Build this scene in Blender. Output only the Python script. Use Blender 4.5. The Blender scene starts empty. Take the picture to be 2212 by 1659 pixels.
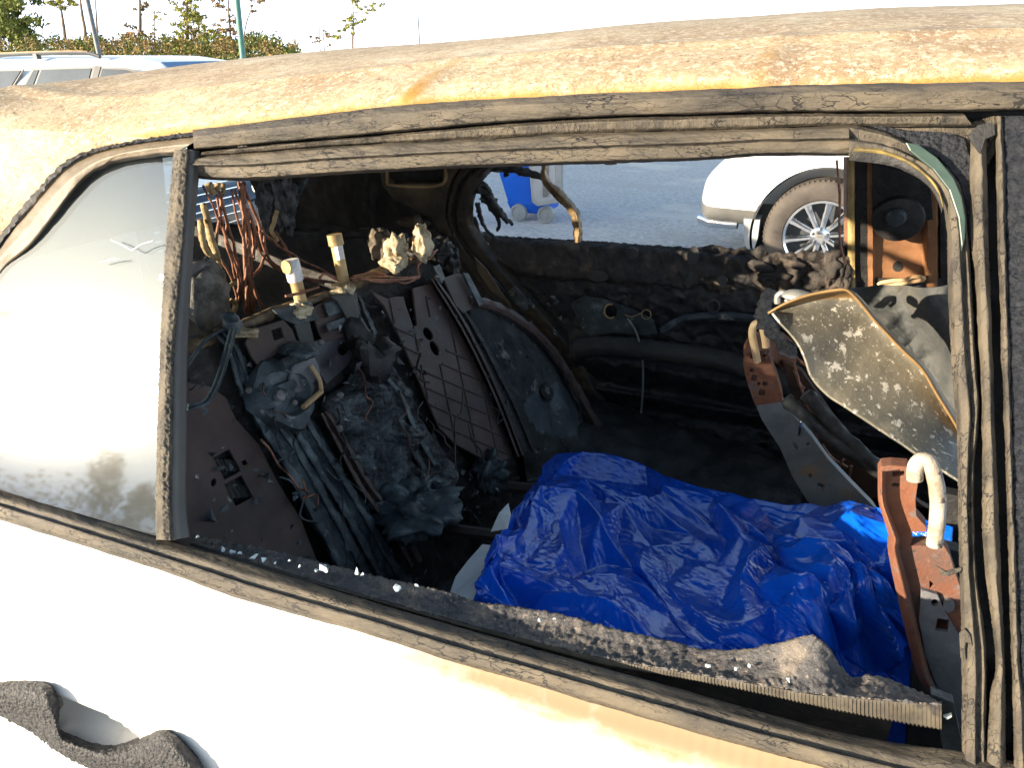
import bpy, bmesh, math, random
from mathutils import Vector, noise, Matrix
from mathutils.geometry import tessellate_polygon
random.seed(7)
R = math.radians
scene = bpy.context.scene
COL = scene.collection
# ------------------------------------------------------------------ camera, world, sun, exposure
CAMP = Vector((0, 0, 1.52)); PITCH = R(23.7); YAW = R(22.3); FPX = 1640.0
cam = bpy.data.cameras.new('camera'); co = bpy.data.objects.new('camera', cam); COL.objects.link(co)
cam.sensor_width = 36.0; cam.lens = 36.0 * FPX / 2212.0; cam.clip_start = 0.02; cam.clip_end = 2000
co.location = CAMP; co.rotation_euler = (math.pi / 2 - PITCH, 0, YAW)
scene.camera = co
SUNV = Vector((-0.95, -1.0, 0.225)).normalized()
world = bpy.data.worlds.new('World'); scene.world = world; world.use_nodes = True
wn = world.node_tree.nodes; wl_ = world.node_tree.links
sky = wn.new('ShaderNodeTexSky'); sky.sky_type = 'NISHITA'; sky.sun_disc = False
sky.sun_elevation = math.asin(SUNV.z); sky.sun_rotation = math.atan2(SUNV.x, SUNV.y)
sky.air_density = 1.0; sky.dust_density = 1.0; sky.ozone_density = 1.0
bg = [n for n in wn if n.type == 'BACKGROUND'][0]
# pale haze that whitens the sky near the horizon, fading to the clear sky above
wt = wn.new('ShaderNodeTexCoord'); ws = wn.new('ShaderNodeSeparateXYZ'); wl_.new(wt.outputs['Generated'], ws.inputs[0])
wm = wn.new('ShaderNodeMapRange'); wm.inputs['From Min'].default_value = 0.0; wm.inputs['From Max'].default_value = 0.36; wm.inputs['To Min'].default_value = 1.0; wm.inputs['To Max'].default_value = 0.0
wm.interpolation_type = 'SMOOTHSTEP'; wl_.new(ws.outputs[2], wm.inputs[0])
wx = wn.new('ShaderNodeMix'); wx.data_type = 'RGBA'; wl_.new(wm.outputs[0], wx.inputs[0]); wl_.new(sky.outputs[0], wx.inputs[6]); wx.inputs[7].default_value = (4.9, 5.5, 6.6, 1)
wl_.new(wx.outputs[2], bg.inputs[0]); bg.inputs[1].default_value = 0.15
sl = bpy.data.lights.new('sun', 'SUN'); sl.energy = 5.0; sl.angle = R(0.5); sl.color = (1.0, 0.85, 0.64)
so = bpy.data.objects.new('sun', sl); COL.objects.link(so); so.location = (-9, -10, 8)
so.rotation_euler = SUNV.to_track_quat('Z', 'Y').to_euler()
scene.view_settings.view_transform = 'Standard'; scene.view_settings.look = 'None'
scene.view_settings.gamma = 1; scene.view_settings.exposure = 1.60
scene.render.engine = 'CYCLES'

# ------------------------------------------------------------------ view ray helpers (overview pixels 2212x1659)
def ray(u, v):
    x, y, z = (u - 1106) / FPX, -(v - 829.5) / FPX, 1.0
    F = z * math.cos(PITCH) + y * math.sin(PITCH); U = -z * math.sin(PITCH) + y * math.cos(PITCH)
    return Vector((x * math.cos(YAW) - F * math.sin(YAW), x * math.sin(YAW) + F * math.cos(YAW), U))
def hit(u, v, p0, n):
    d = ray(u, v); return CAMP + d * ((p0 - CAMP).dot(n) / d.dot(n))
def atY(u, v, Y): return hit(u, v, Vector((0, Y, 0)), Vector((0, 1, 0)))
def atX(u, v, X): return hit(u, v, Vector((X, 0, 0)), Vector((1, 0, 0)))
def atZ(u, v, Z): return hit(u, v, Vector((0, 0, Z)), Vector((0, 0, 1)))
TT = math.tan(R(22)); BELT = 1.03
NN = Vector((0, -math.cos(R(22)), math.sin(R(22))))          # near side glass plane, outward normal
def NP(u, v, off=0.0): return hit(u, v, Vector((0, 0.5, BELT)) + NN * off, NN)
def nearY(z): return 0.5 + (z - BELT) * TT if z > BELT else 0.5
FN = Vector((0, -math.cos(R(22)), -math.sin(R(22))))         # far side, normal pointing to the inside
def FP(u, v, off=0.0): return hit(u, v, Vector((0, 1.95, BELT)) + FN * off, FN)
SN = Vector((1, 0, 0.55)).normalized()                         # rear seatback plane
def SB(u, v, off=0.0): return hit(u, v, Vector((-0.78, 0, 1.13)) + SN * off, SN)
def P(fn, pts, off=0.0): return [fn(u, v, off) for u, v in pts]

# ------------------------------------------------------------------ object helpers
WL = {}
def tag(o, label=None, cat=None, group=None, kind=None):
    if label: o['label'] = label
    if cat: o['category'] = cat
    if group: o['group'] = group
    if kind: o['kind'] = kind
    return o
def link(o, parent=None, wloc=None):
    COL.objects.link(o)
    if wloc is None: wloc = Vector((0, 0, 0))
    WL[o.name] = Vector(wloc)
    if parent:
        o.parent = parent; o.location = Vector(wloc) - WL[parent.name]
    else: o.location = wloc
    return o
def empty(name, loc, label, cat, group=None):
    o = bpy.data.objects.new(name, None); o.empty_display_size = 0.1
    link(o, None, Vector(loc)); return tag(o, label, cat, group)
def mesh(name, V, F, mat, parent=None, smooth=True, wloc=None, attr=None, angle=None):
    me = bpy.data.meshes.new(name); me.from_pydata([tuple(v) for v in V], [], F); me.validate()
    me.materials.append(mat)
    if smooth: me.polygons.foreach_set('use_smooth', [True] * len(me.polygons))
    if angle is not None and smooth:
        try: me.set_sharp_from_angle(angle=R(angle))
        except Exception: pass
    if attr:
        a = me.attributes.new('stain_or_sun', 'FLOAT', 'POINT'); a.data.foreach_set('value', attr)
    me.update()
    o = bpy.data.objects.new(name, me); return link(o, parent, wloc)
class MB:
    def __init__(s): s.V = []; s.F = []
    def add(s, V, F):
        b = len(s.V); s.V += [Vector(v) for v in V]; s.F += [tuple(i + b for i in f) for f in F]; return s
    def box(s, c, d, m=None):
        c = Vector(c); V = []
        for i in (-1, 1):
            for j in (-1, 1):
                for k in (-1, 1):
                    p = Vector((i * d[0] / 2, j * d[1] / 2, k * d[2] / 2)); V.append((m @ p if m else p) + c)
        return s.add(V, [(0, 1, 3, 2), (4, 6, 7, 5), (0, 4, 5, 1), (2, 3, 7, 6), (0, 2, 6, 4), (1, 5, 7, 3)])
    def tube(s, pts, r, n=8, nz=0, seed=0, caps=True):
        pts = [Vector(p) for p in pts]; N = len(pts); V = []; F = []; up = None
        for i, p in enumerate(pts):
            t = (pts[min(i + 1, N - 1)] - pts[max(i - 1, 0)])
            t = t.normalized() if t.length > 1e-9 else Vector((0, 0, 1))
            if up is None: up = t.orthogonal().normalized()
            up = (up - t * up.dot(t)); up = up.normalized() if up.length > 1e-6 else t.orthogonal().normalized()
            w = t.cross(up); rr = r[i] if isinstance(r, (list, tuple)) else r
            for k in range(n):
                a = 2 * math.pi * k / n; d = up * math.cos(a) + w * math.sin(a)
                q = rr * (1 + (nz * noise.noise(p * 90 + d * 2 + Vector((seed, 0, 0))) if nz else 0)); V.append(p + d * q)
        for i in range(N - 1):
            for k in range(n):
                F.append((i * n + k, i * n + (k + 1) % n, (i + 1) * n + (k + 1) % n, (i + 1) * n + k))
        if caps: F.append(tuple(range(n))[::-1]); F.append(tuple((N - 1) * n + k for k in range(n)))
        return s.add(V, F)
    def rough(s, amp, sc):
        s.V = [p + Vector((noise.noise(p * sc), noise.noise(p * sc + Vector((7, 0, 0))), noise.noise(p * sc + Vector((0, 9, 0))))) * amp for p in s.V]; return s
    def disc(s, c, ax, r, h, n=20, prof=None):
        """lathe about ax: prof = [(radius, height)...]"""
        c = Vector(c); ax = Vector(ax).normalized(); u = ax.orthogonal().normalized(); w = ax.cross(u)
        prof = prof or [(0, 0), (r, 0), (r, h), (0, h)]
        V = []; F = []
        for (q, z) in prof:
            for k in range(n):
                a = 2 * math.pi * k / n; V.append(c + ax * z + (u * math.cos(a) + w * math.sin(a)) * max(q, 1e-5))
        for i in range(len(prof) - 1):
            for k in range(n): F.append((i * n + k, i * n + (k + 1) % n, (i + 1) * n + (k + 1) % n, (i + 1) * n + k))
        return s.add(V, F)
    def blob(s, c, r, amp=0.3, sc=20, n=14, seed=0, sq=(1, 1, 1)):
        c = Vector(c); V = []; F = []
        for i in range(n + 1):
            th = math.pi * i / n
            for k in range(2 * n):
                ph = math.pi * k / n; d = Vector((math.sin(th) * math.cos(ph), math.sin(th) * math.sin(ph), math.cos(th)))
                f = 1 + amp * noise.fractal(d * r * sc + Vector((seed, seed * 2, 0)), 1, 2, 3)
                V.append(c + Vector((d.x * sq[0], d.y * sq[1], d.z * sq[2])) * r * f)
        m = 2 * n
        for i in range(n):
            for k in range(m): F.append((i * m + k, i * m + (k + 1) % m, (i + 1) * m + (k + 1) % m, (i + 1) * m + k))
        return s.add(V, F)
    def build(s, name, mat, parent=None, smooth=True, wloc=None, angle=35):
        return mesh(name, s.V, s.F, mat, parent, smooth, wloc, angle=angle)
def cr(pts, n):
    """Catmull-Rom resample by arc length"""
    pts = [Vector(p) for p in pts]
    if len(pts) == 2: return [pts[0].lerp(pts[1], i / (n - 1)) for i in range(n)]
    E = [pts[0] * 2 - pts[1]] + pts + [pts[-1] * 2 - pts[-2]]; fine = []
    for i in range(1, len(E) - 2):
        a, b, c, d = E[i - 1:i + 3]
        for k in range(12):
            t = k / 12; fine.append(0.5 * ((2 * b) + (c - a) * t + (2 * a - 5 * b + 4 * c - d) * t * t + (3 * b - a - 3 * c + d) * t ** 3))
    fine.append(pts[-1]); L = [0]
    for i in range(1, len(fine)): L.append(L[-1] + (fine[i] - fine[i - 1]).length)
    out = []; j = 0
    for i in range(n):
        s = L[-1] * i / (n - 1)
        while j < len(L) - 2 and L[j + 1] < s: j += 1
        q = (s - L[j]) / max(L[j + 1] - L[j], 1e-9); out.append(fine[j].lerp(fine[j + 1], min(max(q, 0), 1)))
    return out
def fr(p, o=4): return noise.fractal(p, 1.0, 2.0, o)
def loft(name, rows, mat, parent=None, n=120, sub=4, amp=0.0, sc=30.0, lin=True, ends=False, attr=None, seed=0, disp=None, align=None, wloc=None, angle=None, st=(1, 1, 1)):
    """surface through several 3D polylines; sub = subdivisions between rows; amp/sc noise relief along the normal"""
    RR = [cr(r, n) for r in rows]; G = []; A = []
    if align is not None:       # resample each row so that points share the same X stations
        pass
    for i in range(len(RR) - 1):
        for k in range(sub):
            t = k / sub
            if lin: G.append([RR[i][j].lerp(RR[i + 1][j], t) for j in range(n)])
            else:
                a = RR[max(i - 1, 0)]; b = RR[i]; c = RR[i + 1]; d = RR[min(i + 2, len(RR) - 1)]
                G.append([0.5 * ((2 * b[j]) + (c[j] - a[j]) * t + (2 * a[j] - 5 * b[j] + 4 * c[j] - d[j]) * t * t + (3 * b[j] - a[j] - 3 * c[j] + d[j]) * t ** 3) for j in range(n)])
            if attr: A += [attr[i] * (1 - t) + attr[i + 1] * t] * n
    G.append(RR[-1])
    if attr: A += [attr[-1]] * n
    m = len(G)
    if amp or disp:
        H = []
        for i in range(m):
            row = []
            for j in range(n):
                du = G[i][min(j + 1, n - 1)] - G[i][max(j - 1, 0)]; dv = G[min(i + 1, m - 1)][j] - G[max(i - 1, 0)][j]
                nn = du.cross(dv); nn = nn.normalized() if nn.length > 1e-12 else Vector((0, -1, 0))
                if nn.dot(CAMP - G[i][j]) < 0: nn = -nn
                q = 0
                if amp: q += amp * fr(Vector((G[i][j].x * st[0], G[i][j].y * st[1], G[i][j].z * st[2])) * sc + Vector((seed, seed, 0)), 5)
                if disp: q += disp(G[i][j], i / (m - 1), j / (n - 1))
                row.append(G[i][j] + nn * q)
            H.append(row)
        G = H
    V = [p for r in G for p in r]; F = []
    for i in range(m - 1):
        for j in range(n - 1): F.append((i * n + j, i * n + j + 1, (i + 1) * n + j + 1, (i + 1) * n + j))
    return mesh(name, V, F, mat, parent, True, wloc, attr=A if attr else None, angle=angle)
def poly(name, pts, mat, parent=None, thick=0.003, holes=(), nrm=None, bevel=0.0008, smooth=False, seg=2):
    """thin plate: 3D outline + holes, thickness away from the camera side"""
    loops = [[Vector(p) for p in pts]] + [[Vector(p) for p in h] for h in holes]
    if nrm is None:
        L = loops[0]; nrm = Vector((0, 0, 0))
        for i in range(len(L)): nrm += L[i].cross(L[(i + 1) % len(L)])
        nrm.normalize()
        if nrm.dot(CAMP - L[0]) < 0: nrm = -nrm
    tris = tessellate_polygon(loops); flat = [p for l in loops for p in l]; N = len(flat)
    V = flat + [p - nrm * thick for p in flat]; F = [tuple(t) for t in tris] + [tuple(i + N for i in t[::-1]) for t in tris]
    b = 0
    for l in loops:
        k = len(l)
        for i in range(k): F.append((b + i, b + (i + 1) % k, N + b + (i + 1) % k, N + b + i))
        b += k
    o = mesh(name, V, F, mat, parent, False)
    bm = bmesh.new(); bm.from_mesh(o.data); bmesh.ops.recalc_face_normals(bm, faces=bm.faces)
    bm.to_mesh(o.data); bm.free()
    if bevel:
        m = o.modifiers.new('bevel', 'BEVEL'); m.width = bevel; m.segments = seg; m.limit_method = 'ANGLE'; m.angle_limit = R(40)
    return o
def circ(fn, u, v, ru, rv=None, off=0, n=14, sq=False, rot=0):
    rv = rv or ru; pts = []
    if sq: A = [(-1, -1), (1, -1), (1, 1), (-1, 1)]
    else: A = [(math.cos(2 * math.pi * k / n), math.sin(2 * math.pi * k / n)) for k in range(n)]
    c, s = math.cos(R(rot)), math.sin(R(rot))
    return [fn(u + a * ru * c - b * rv * s, v + a * ru * s + b * rv * c, off) for a, b in A]
def grid(name, fn, nu, nv, mat, parent=None, attr=None, wloc=None, solid=0.0, angle=None):
    V = []; A = []
    for i in range(nv + 1):
        for j in range(nu + 1):
            r = fn(j / nu, i / nv); V.append(r)
            if attr: A.append(attr(j / nu, i / nv, r))
    F = [(i * (nu + 1) + j, i * (nu + 1) + j + 1, (i + 1) * (nu + 1) + j + 1, (i + 1) * (nu + 1) + j) for i in range(nv) for j in range(nu)]
    o = mesh(name, V, F, mat, parent, True, wloc, attr=A if attr else None, angle=angle)
    if solid:
        m = o.modifiers.new('thick', 'SOLIDIFY'); m.thickness = solid; m.offset = -1
    return o
def applybool(o, cutters):
    for c in cutters:
        m = o.modifiers.new('cut', 'BOOLEAN'); m.operation = 'DIFFERENCE'; m.object = c; m.solver = 'EXACT'
    bpy.context.view_layer.update()
    dg = bpy.context.evaluated_depsgraph_get(); me = bpy.data.meshes.new_from_object(o.evaluated_get(dg)); o.modifiers.clear(); o.data = me
    for c in cutters: bpy.data.objects.remove(c)

# ------------------------------------------------------------------ materials
def mk(name, stops, scale=8.0, rough=0.7, metal=0.0, bump=0.0, bscale=80.0, detail=6, dist=0.0, crack=None, spots=None, stain_or_sun=None,
       stretch=None, coat=0.0, rvar=0.0, spec=None, bump2=None, patch=None):
    m = bpy.data.materials.new(name); m.use_nodes = True; N = m.node_tree.nodes; L = m.node_tree.links
    b = N['Principled BSDF']; tc = N.new('ShaderNodeTexCoord'); src = tc.outputs['Object']
    if stretch:
        mp = N.new('ShaderNodeMapping'); mp.inputs['Scale'].default_value = stretch; L.new(src, mp.inputs[0]); src = mp.outputs[0]
    nz = N.new('ShaderNodeTexNoise'); nz.inputs['Scale'].default_value = scale; nz.inputs['Detail'].default_value = detail; nz.inputs['Distortion'].default_value = dist
    nz.inputs['Roughness'].default_value = 0.62
    L.new(src, nz.inputs['Vector'])
    rp = N.new('ShaderNodeValToRGB'); e = rp.color_ramp.elements
    while len(e) > 1: e.remove(e[-1])
    e[0].position = stops[0][0]; e[0].color = (*stops[0][1], 1)
    for p, c in stops[1:]:
        x = e.new(p); x.color = (*c, 1)
    L.new(nz.outputs['Fac'], rp.inputs[0]); colr = rp.outputs[0]
    hgt = None
    def mix(fac, a, c):
        x = N.new('ShaderNodeMix'); x.data_type = 'RGBA'; L.new(fac, x.inputs[0]); L.new(a, x.inputs[6])
        if isinstance(c, tuple): x.inputs[7].default_value = (*c, 1)
        else: L.new(c, x.inputs[7])
        return x.outputs[2]
    def mth(op, a, c=None, cl=False):
        x = N.new('ShaderNodeMath'); x.operation = op; x.use_clamp = cl
        if hasattr(a, 'links'): L.new(a, x.inputs[0])
        else: x.inputs[0].default_value = a
        if c is not None:
            if hasattr(c, 'links'): L.new(c, x.inputs[1])
            else: x.inputs[1].default_value = c
        return x.outputs[0]
    def thr(inp, lo, hi):
        x = N.new('ShaderNodeMapRange'); x.inputs['From Min'].default_value = lo; x.inputs['From Max'].default_value = hi; L.new(inp, x.inputs[0]); return x.outputs[0]
    if patch:           # (scale, lo, hi, colour)
        for (s_, lo, hi, c_) in patch:
            z = N.new('ShaderNodeTexNoise'); z.inputs['Scale'].default_value = s_; z.inputs['Detail'].default_value = 8; z.inputs['Roughness'].default_value = 0.7
            L.new(src, z.inputs['Vector']); colr = mix(thr(z.outputs['Fac'], lo, hi), colr, c_)
    if spots:           # (scale, threshold, colour)
        for (s_, th, c_) in spots:
            vo = N.new('ShaderNodeTexVoronoi'); vo.inputs['Scale'].default_value = s_; L.new(src, vo.inputs['Vector'])
            colr = mix(thr(vo.outputs['Distance'], th, th * 0.6), colr, c_)
    if crack:           # (scale, width, colour, noise warp)
        s_, w_, c_, wp = crack
        wz = N.new('ShaderNodeTexNoise'); wz.inputs['Scale'].default_value = s_ * 0.8; wz.inputs['Detail'].default_value = 4; L.new(src, wz.inputs['Vector'])
        vm = N.new('ShaderNodeVectorMath'); vm.operation = 'SCALE'; L.new(wz.outputs['Color'], vm.inputs[0]); vm.inputs['Scale'].default_value = wp
        va = N.new('ShaderNodeVectorMath'); L.new(src, va.inputs[0]); L.new(vm.outputs[0], va.inputs[1])
        vo = N.new('ShaderNodeTexVoronoi'); vo.feature = 'DISTANCE_TO_EDGE'; vo.inputs['Scale'].default_value = s_; L.new(va.outputs[0], vo.inputs['Vector'])
        mz = N.new('ShaderNodeTexNoise'); mz.inputs['Scale'].default_value = s_ * 0.35; L.new(src, mz.inputs['Vector'])
        wd = mth('MULTIPLY', thr(mz.outputs['Fac'], 0.42, 0.62), w_)
        cf = mth('LESS_THAN', vo.outputs['Distance'], wd); colr = mix(cf, colr, c_); hgt = mth('MULTIPLY', cf, -1.5)
    if stain_or_sun:
        at = N.new('ShaderNodeAttribute'); at.attribute_name = 'stain_or_sun'; sn = mth('ADD', at.outputs['Fac'], mth('MULTIPLY', mth('SUBTRACT', nz.outputs['Fac'], 0.5), 0.9))
        colr = mix(thr(sn, 0.35, 0.65), colr, stain_or_sun)
    L.new(colr, b.inputs['Base Color'])
    b.inputs['Roughness'].default_value = rough; b.inputs['Metallic'].default_value = metal; b.inputs['Coat Weight'].default_value = coat
    if spec is not None: b.inputs['Specular IOR Level'].default_value = spec
    if rvar:
        rz = N.new('ShaderNodeTexNoise'); rz.inputs['Scale'].default_value = scale * 3; rz.inputs['Detail'].default_value = 6; L.new(src, rz.inputs['Vector'])
        x = N.new('ShaderNodeMapRange'); x.inputs['From Min'].default_value = 0.3; x.inputs['From Max'].default_value = 0.7
        x.inputs['To Min'].default_value = max(rough - rvar, 0.05); x.inputs['To Max'].default_value = min(rough + rvar, 1); L.new(rz.outputs['Fac'], x.inputs[0]); L.new(x.outputs[0], b.inputs['Roughness'])
    if bump:
        bz = N.new('ShaderNodeTexNoise'); bz.inputs['Scale'].default_value = bscale; bz.inputs['Detail'].default_value = 8; bz.inputs['Roughness'].default_value = 0.65; L.new(src, bz.inputs['Vector'])
        h = bz.outputs['Fac']
        if bump2:
            v2 = N.new('ShaderNodeTexVoronoi'); v2.inputs['Scale'].default_value = bump2[0]; L.new(src, v2.inputs['Vector'])
            h = mth('ADD', h, mth('MULTIPLY', v2.outputs['Distance'], -bump2[1]))
        if hgt is not None: h = mth('ADD', h, hgt)
        bp = N.new('ShaderNodeBump'); bp.inputs['Strength'].default_value = 1.0; bp.inputs['Distance'].default_value = bump; L.new(h, bp.inputs['Height']); L.new(bp.outputs[0], b.inputs['Normal'])
    return m
M = {}
M['roof'] = mk('burnt roof', [(0.3, (0.28, 0.18, 0.10)), (0.45, (0.37, 0.26, 0.15)), (0.56, (0.43, 0.325, 0.195)), (0.7, (0.55, 0.47, 0.34))], scale=9, rough=0.75, bump=0.0008, bscale=220, dist=0.6,
    patch=[(150, 0.50, 0.62, (0.60, 0.51, 0.37)), (5, 0.52, 0.70, (0.46, 0.36, 0.23)), (60, 0.60, 0.68, (0.20, 0.12, 0.07))], stain_or_sun=(0.34, 0.18, 0.04), crack=(190, 0.03, (0.22, 0.14, 0.08), 0.01))
M['char'] = mk('charred moulding', [(0.35, (0.040, 0.034, 0.027)), (0.5, (0.075, 0.062, 0.045)), (0.68, (0.125, 0.10, 0.068))], scale=34, rough=0.7, bump=0.0022, bscale=170, crack=(95, 0.045, (0.012, 0.010, 0.009), 0.03),
    stretch=(0.4, 1, 1.3), patch=[(120, 0.62, 0.7, (0.05, 0.045, 0.045)), (14, 0.6, 0.7, (0.10, 0.085, 0.08))])
M['char2'] = mk('charred rubber', [(0.35, (0.036, 0.031, 0.025)), (0.6, (0.10, 0.082, 0.058))], scale=46, rough=0.75, bump=0.0022, bscale=190, stretch=(1, 1, 0.5), crack=(110, 0.04, (0.012, 0.01, 0.009), 0.03))
M['grain'] = mk('bubbled black plastic', [(0.4, (0.006, 0.008, 0.013)), (0.66, (0.022, 0.024, 0.030))], scale=200, rough=0.34, bump=0.003, bscale=420, bump2=(260, 0.8))
M['soot'] = mk('soot black', [(0.3, (0.008, 0.008, 0.009)), (0.6, (0.022, 0.021, 0.02)), (0.75, (0.06, 0.055, 0.05))], scale=14, rough=0.6, bump=0.004, bscale=45, rvar=0.2)
M['sootgrey'] = mk('grey sooted steel', [(0.3, (0.018, 0.025, 0.030)), (0.55, (0.05, 0.065, 0.073)), (0.72, (0.16, 0.19, 0.20))], scale=18, rough=0.55, metal=0.2, bump=0.003, bscale=60, rvar=0.2,
    patch=[(26, 0.6, 0.68, (0.33, 0.32, 0.29))])
M['brown'] = mk('dark burnt steel', [(0.3, (0.030, 0.019, 0.017)), (0.55, (0.068, 0.040, 0.034)), (0.75, (0.10, 0.065, 0.055))], scale=10, rough=0.65, bump=0.001, bscale=90, patch=[(8, 0.55, 0.68, (0.05, 0.045, 0.045))])
M['tan'] = mk('tan scorched steel', [(0.3, (0.20, 0.12, 0.05)), (0.6, (0.40, 0.26, 0.12))], scale=12, rough=0.6, bump=0.0008, bscale=90)
M['tanrust'] = mk('orange brown steel', [(0.3, (0.15, 0.068, 0.03)), (0.6, (0.27, 0.13, 0.06))], scale=14, rough=0.6, bump=0.001, bscale=120)
M['orange'] = mk('orange rusted steel', [(0.3, (0.10, 0.038, 0.022)), (0.5, (0.18, 0.065, 0.032)), (0.65, (0.26, 0.11, 0.055))], scale=18, rough=0.8, bump=0.0012, bscale=200, patch=[(9, 0.52, 0.66, (0.075, 0.05, 0.045)), (24, 0.58, 0.66, (0.13, 0.115, 0.11)), (70, 0.6, 0.66, (0.05, 0.035, 0.03)), (150, .62, .68, (0.40, 0.20, 0.11))])
M['bluegrey'] = mk('heat blued steel', [(0.3, (0.12, 0.13, 0.14)), (0.6, (0.24, 0.25, 0.25))], scale=12, rough=0.5, metal=0.3, bump=0.0008, bscale=120, patch=[(9, 0.56, 0.68, (0.30, 0.20, 0.13))])
M['lattice'] = M['brown']
M['ash'] = mk('grey ash', [(0.35, (0.07, 0.07, 0.065)), (0.6, (0.24, 0.235, 0.22))], scale=30, rough=0.9, bump=0.008, bscale=90)
M['cream'] = mk('scorched foam', [(0.35, (0.22, 0.16, 0.08)), (0.6, (0.62, 0.53, 0.36))], scale=45, rough=0.9, bump=0.004, bscale=120)
M['copper'] = mk('burnt copper wire', [(0.35, (0.12, 0.05, 0.03)), (0.65, (0.33, 0.15, 0.09))], scale=60, rough=0.5, metal=0.35, bump=0.001, bscale=500)
M['crust'] = mk('crusted wire', [(0.35, (0.22, 0.15, 0.07)), (0.65, (0.52, 0.40, 0.22))], scale=60, rough=0.85, bump=0.003, bscale=350)
M['post'] = mk('scorched post', [(0.35, (0.28, 0.19, 0.08)), (0.65, (0.50, 0.38, 0.19))], scale=40, rough=0.5, metal=0.3, bump=0.0005, bscale=200)
M['white'] = mk('white plastic', [(0.35, (0.6, 0.6, 0.58)), (0.6, (0.8, 0.8, 0.78))], scale=40, rough=0.4, bump=0.0006, bscale=200, patch=[(60, 0.62, 0.66, (0.12, 0.09, 0.05))])
M['tube'] = mk('blistered white tube', [(0.35, (0.22, 0.17, 0.11)), (0.6, (0.46, 0.42, 0.36))], scale=26, rough=0.7, bump=0.0014, bscale=240, patch=[(48, 0.56, 0.62, (0.07, 0.055, 0.045)), (22, .6, .7, (0.30, 0.20, 0.11))])
M['tanhoop'] = mk('tan tube', [(0.35, (0.50, 0.30, 0.14)), (0.6, (0.66, 0.44, 0.24))], scale=30, rough=0.6)
M['paint'] = mk('white car paint', [(0.45, (0.78, 0.77, 0.74)), (0.6, (0.82, 0.82, 0.80))], scale=3, rough=0.35, coat=0.5)
M['burntpaint'] = mk('scorched white paint', [(0.45, (0.74, 0.73, 0.70)), (0.6, (0.80, 0.80, 0.78))], scale=7, rough=0.45, coat=0.2, stain_or_sun=(0.30, 0.21, 0.12), patch=[(9, 0.60, 0.74, (0.50, 0.42, 0.31)), (3.5, 0.5, 0.75, (0.52, 0.50, 0.46)), (160, 0.70, 0.73, (0.2, 0.15, 0.1))])
M['tarp'] = mk('blue tarp', [(0.3, (0.002, 0.065, 0.48)), (0.6, (0.003, 0.10, 0.68))], scale=5, rough=0.17, bump=0.0005, bscale=120, rvar=0.08, spec=0.5, patch=[(90, 0.62, 0.68, (0.05, 0.13, 0.42)), (7, .62, .72, (0.03, 0.07, 0.30))])
M['paper'] = mk('white paper', [(0.4, (0.62, 0.64, 0.64)), (0.6, (0.78, 0.79, 0.78))], scale=8, rough=0.7, bump=0.002, bscale=20)
M['cloth'] = mk('ashen cloth', [(0.35, (0.035, 0.04, 0.042)), (0.5, (0.065, 0.067, 0.065)), (0.7, (0.13, 0.115, 0.085))], scale=9, rough=0.8, bump=0.002, bscale=30)
M['sheet'] = mk('scorched sheet', [(0.35, (0.085, 0.082, 0.068)), (0.6, (0.15, 0.138, 0.105))], scale=7, rough=0.55, metal=0.0, bump=0.0008, bscale=120, rvar=0.1, stain_or_sun=(0.20, 0.12, 0.045),  # golden tint here paints the sun-caught rim
    patch=[(5, 0.5, 0.56, (0.10, 0.105, 0.09)), (9, .56, .62, (0.17, 0.155, 0.12)), (30, 0.58, 0.61, (0.46, 0.44, 0.38)), (85, 0.60, 0.63, (0.50, 0.48, 0.42)), (200, 0.60, 0.65, (0.32, 0.31, 0.27))])
M['gravel'] = mk('gravel', [(0.3, (0.42, 0.415, 0.41)), (0.5, (0.62, 0.61, 0.60)), (0.7, (0.76, 0.75, 0.74))], scale=18, rough=0.95, bump=0.06, bscale=18, detail=10, patch=[(1.2, 0.5, 0.7, (0.55, 0.53, 0.50)), (34, 0.58, 0.64, (0.22, 0.21, 0.20)), (0.5, 0.52, 0.6, (0.76, 0.72, 0.66)), (60, 0.62, 0.66, (0.85, 0.84, 0.82))])
M['black'] = mk('black rubber', [(0.4, (0.02, 0.02, 0.022)), (0.6, (0.05, 0.048, 0.045))], scale=12, rough=0.6, bump=0.001, bscale=60)
M['tyre'] = mk('dusty tyre', [(0.4, (0.05, 0.042, 0.036)), (0.6, (0.085, 0.07, 0.058))], scale=5, rough=0.8, bump=0.001, bscale=80)
M['chrome'] = mk('chrome', [(0.4, (0.75, 0.76, 0.77)), (0.6, (0.85, 0.85, 0.86))], scale=4, rough=0.16, metal=1.0, rvar=0.05)
M['grey'] = mk('grey plastic', [(0.4, (0.30, 0.31, 0.31)), (0.6, (0.36, 0.37, 0.37))], scale=6, rough=0.5, bump=0.001, bscale=60)
M['silver'] = mk('silver trim', [(0.4, (0.18, 0.175, 0.16)), (0.6, (0.21, 0.205, 0.19))], scale=6, rough=0.4, metal=0.2)
M['cladding'] = mk('dark plastic', [(0.4, (0.03, 0.036, 0.042)), (0.6, (0.045, 0.052, 0.06))], scale=6, rough=0.5)
M['bin'] = mk('blue plastic', [(0.4, (0.0, 0.09, 0.55)), (0.6, (0.0, 0.12, 0.66))], scale=4, rough=0.45, bump=0.001, bscale=30)
M['bluecar'] = mk('dark blue paint', [(0.4, (0.002, 0.004, 0.016)), (0.6, (0.004, 0.007, 0.024))], scale=4, rough=0.25, coat=0.6)
M['carglass'] = mk('tinted glass', [(0.4, (0.04, 0.05, 0.06)), (0.6, (0.06, 0.075, 0.09))], scale=2, rough=0.08, coat=0.4)
M['lens'] = mk('head lamp lens', [(0.4, (0.75, 0.75, 0.7)), (0.6, (0.8, 0.8, 0.75))], scale=6, rough=0.15)
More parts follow.
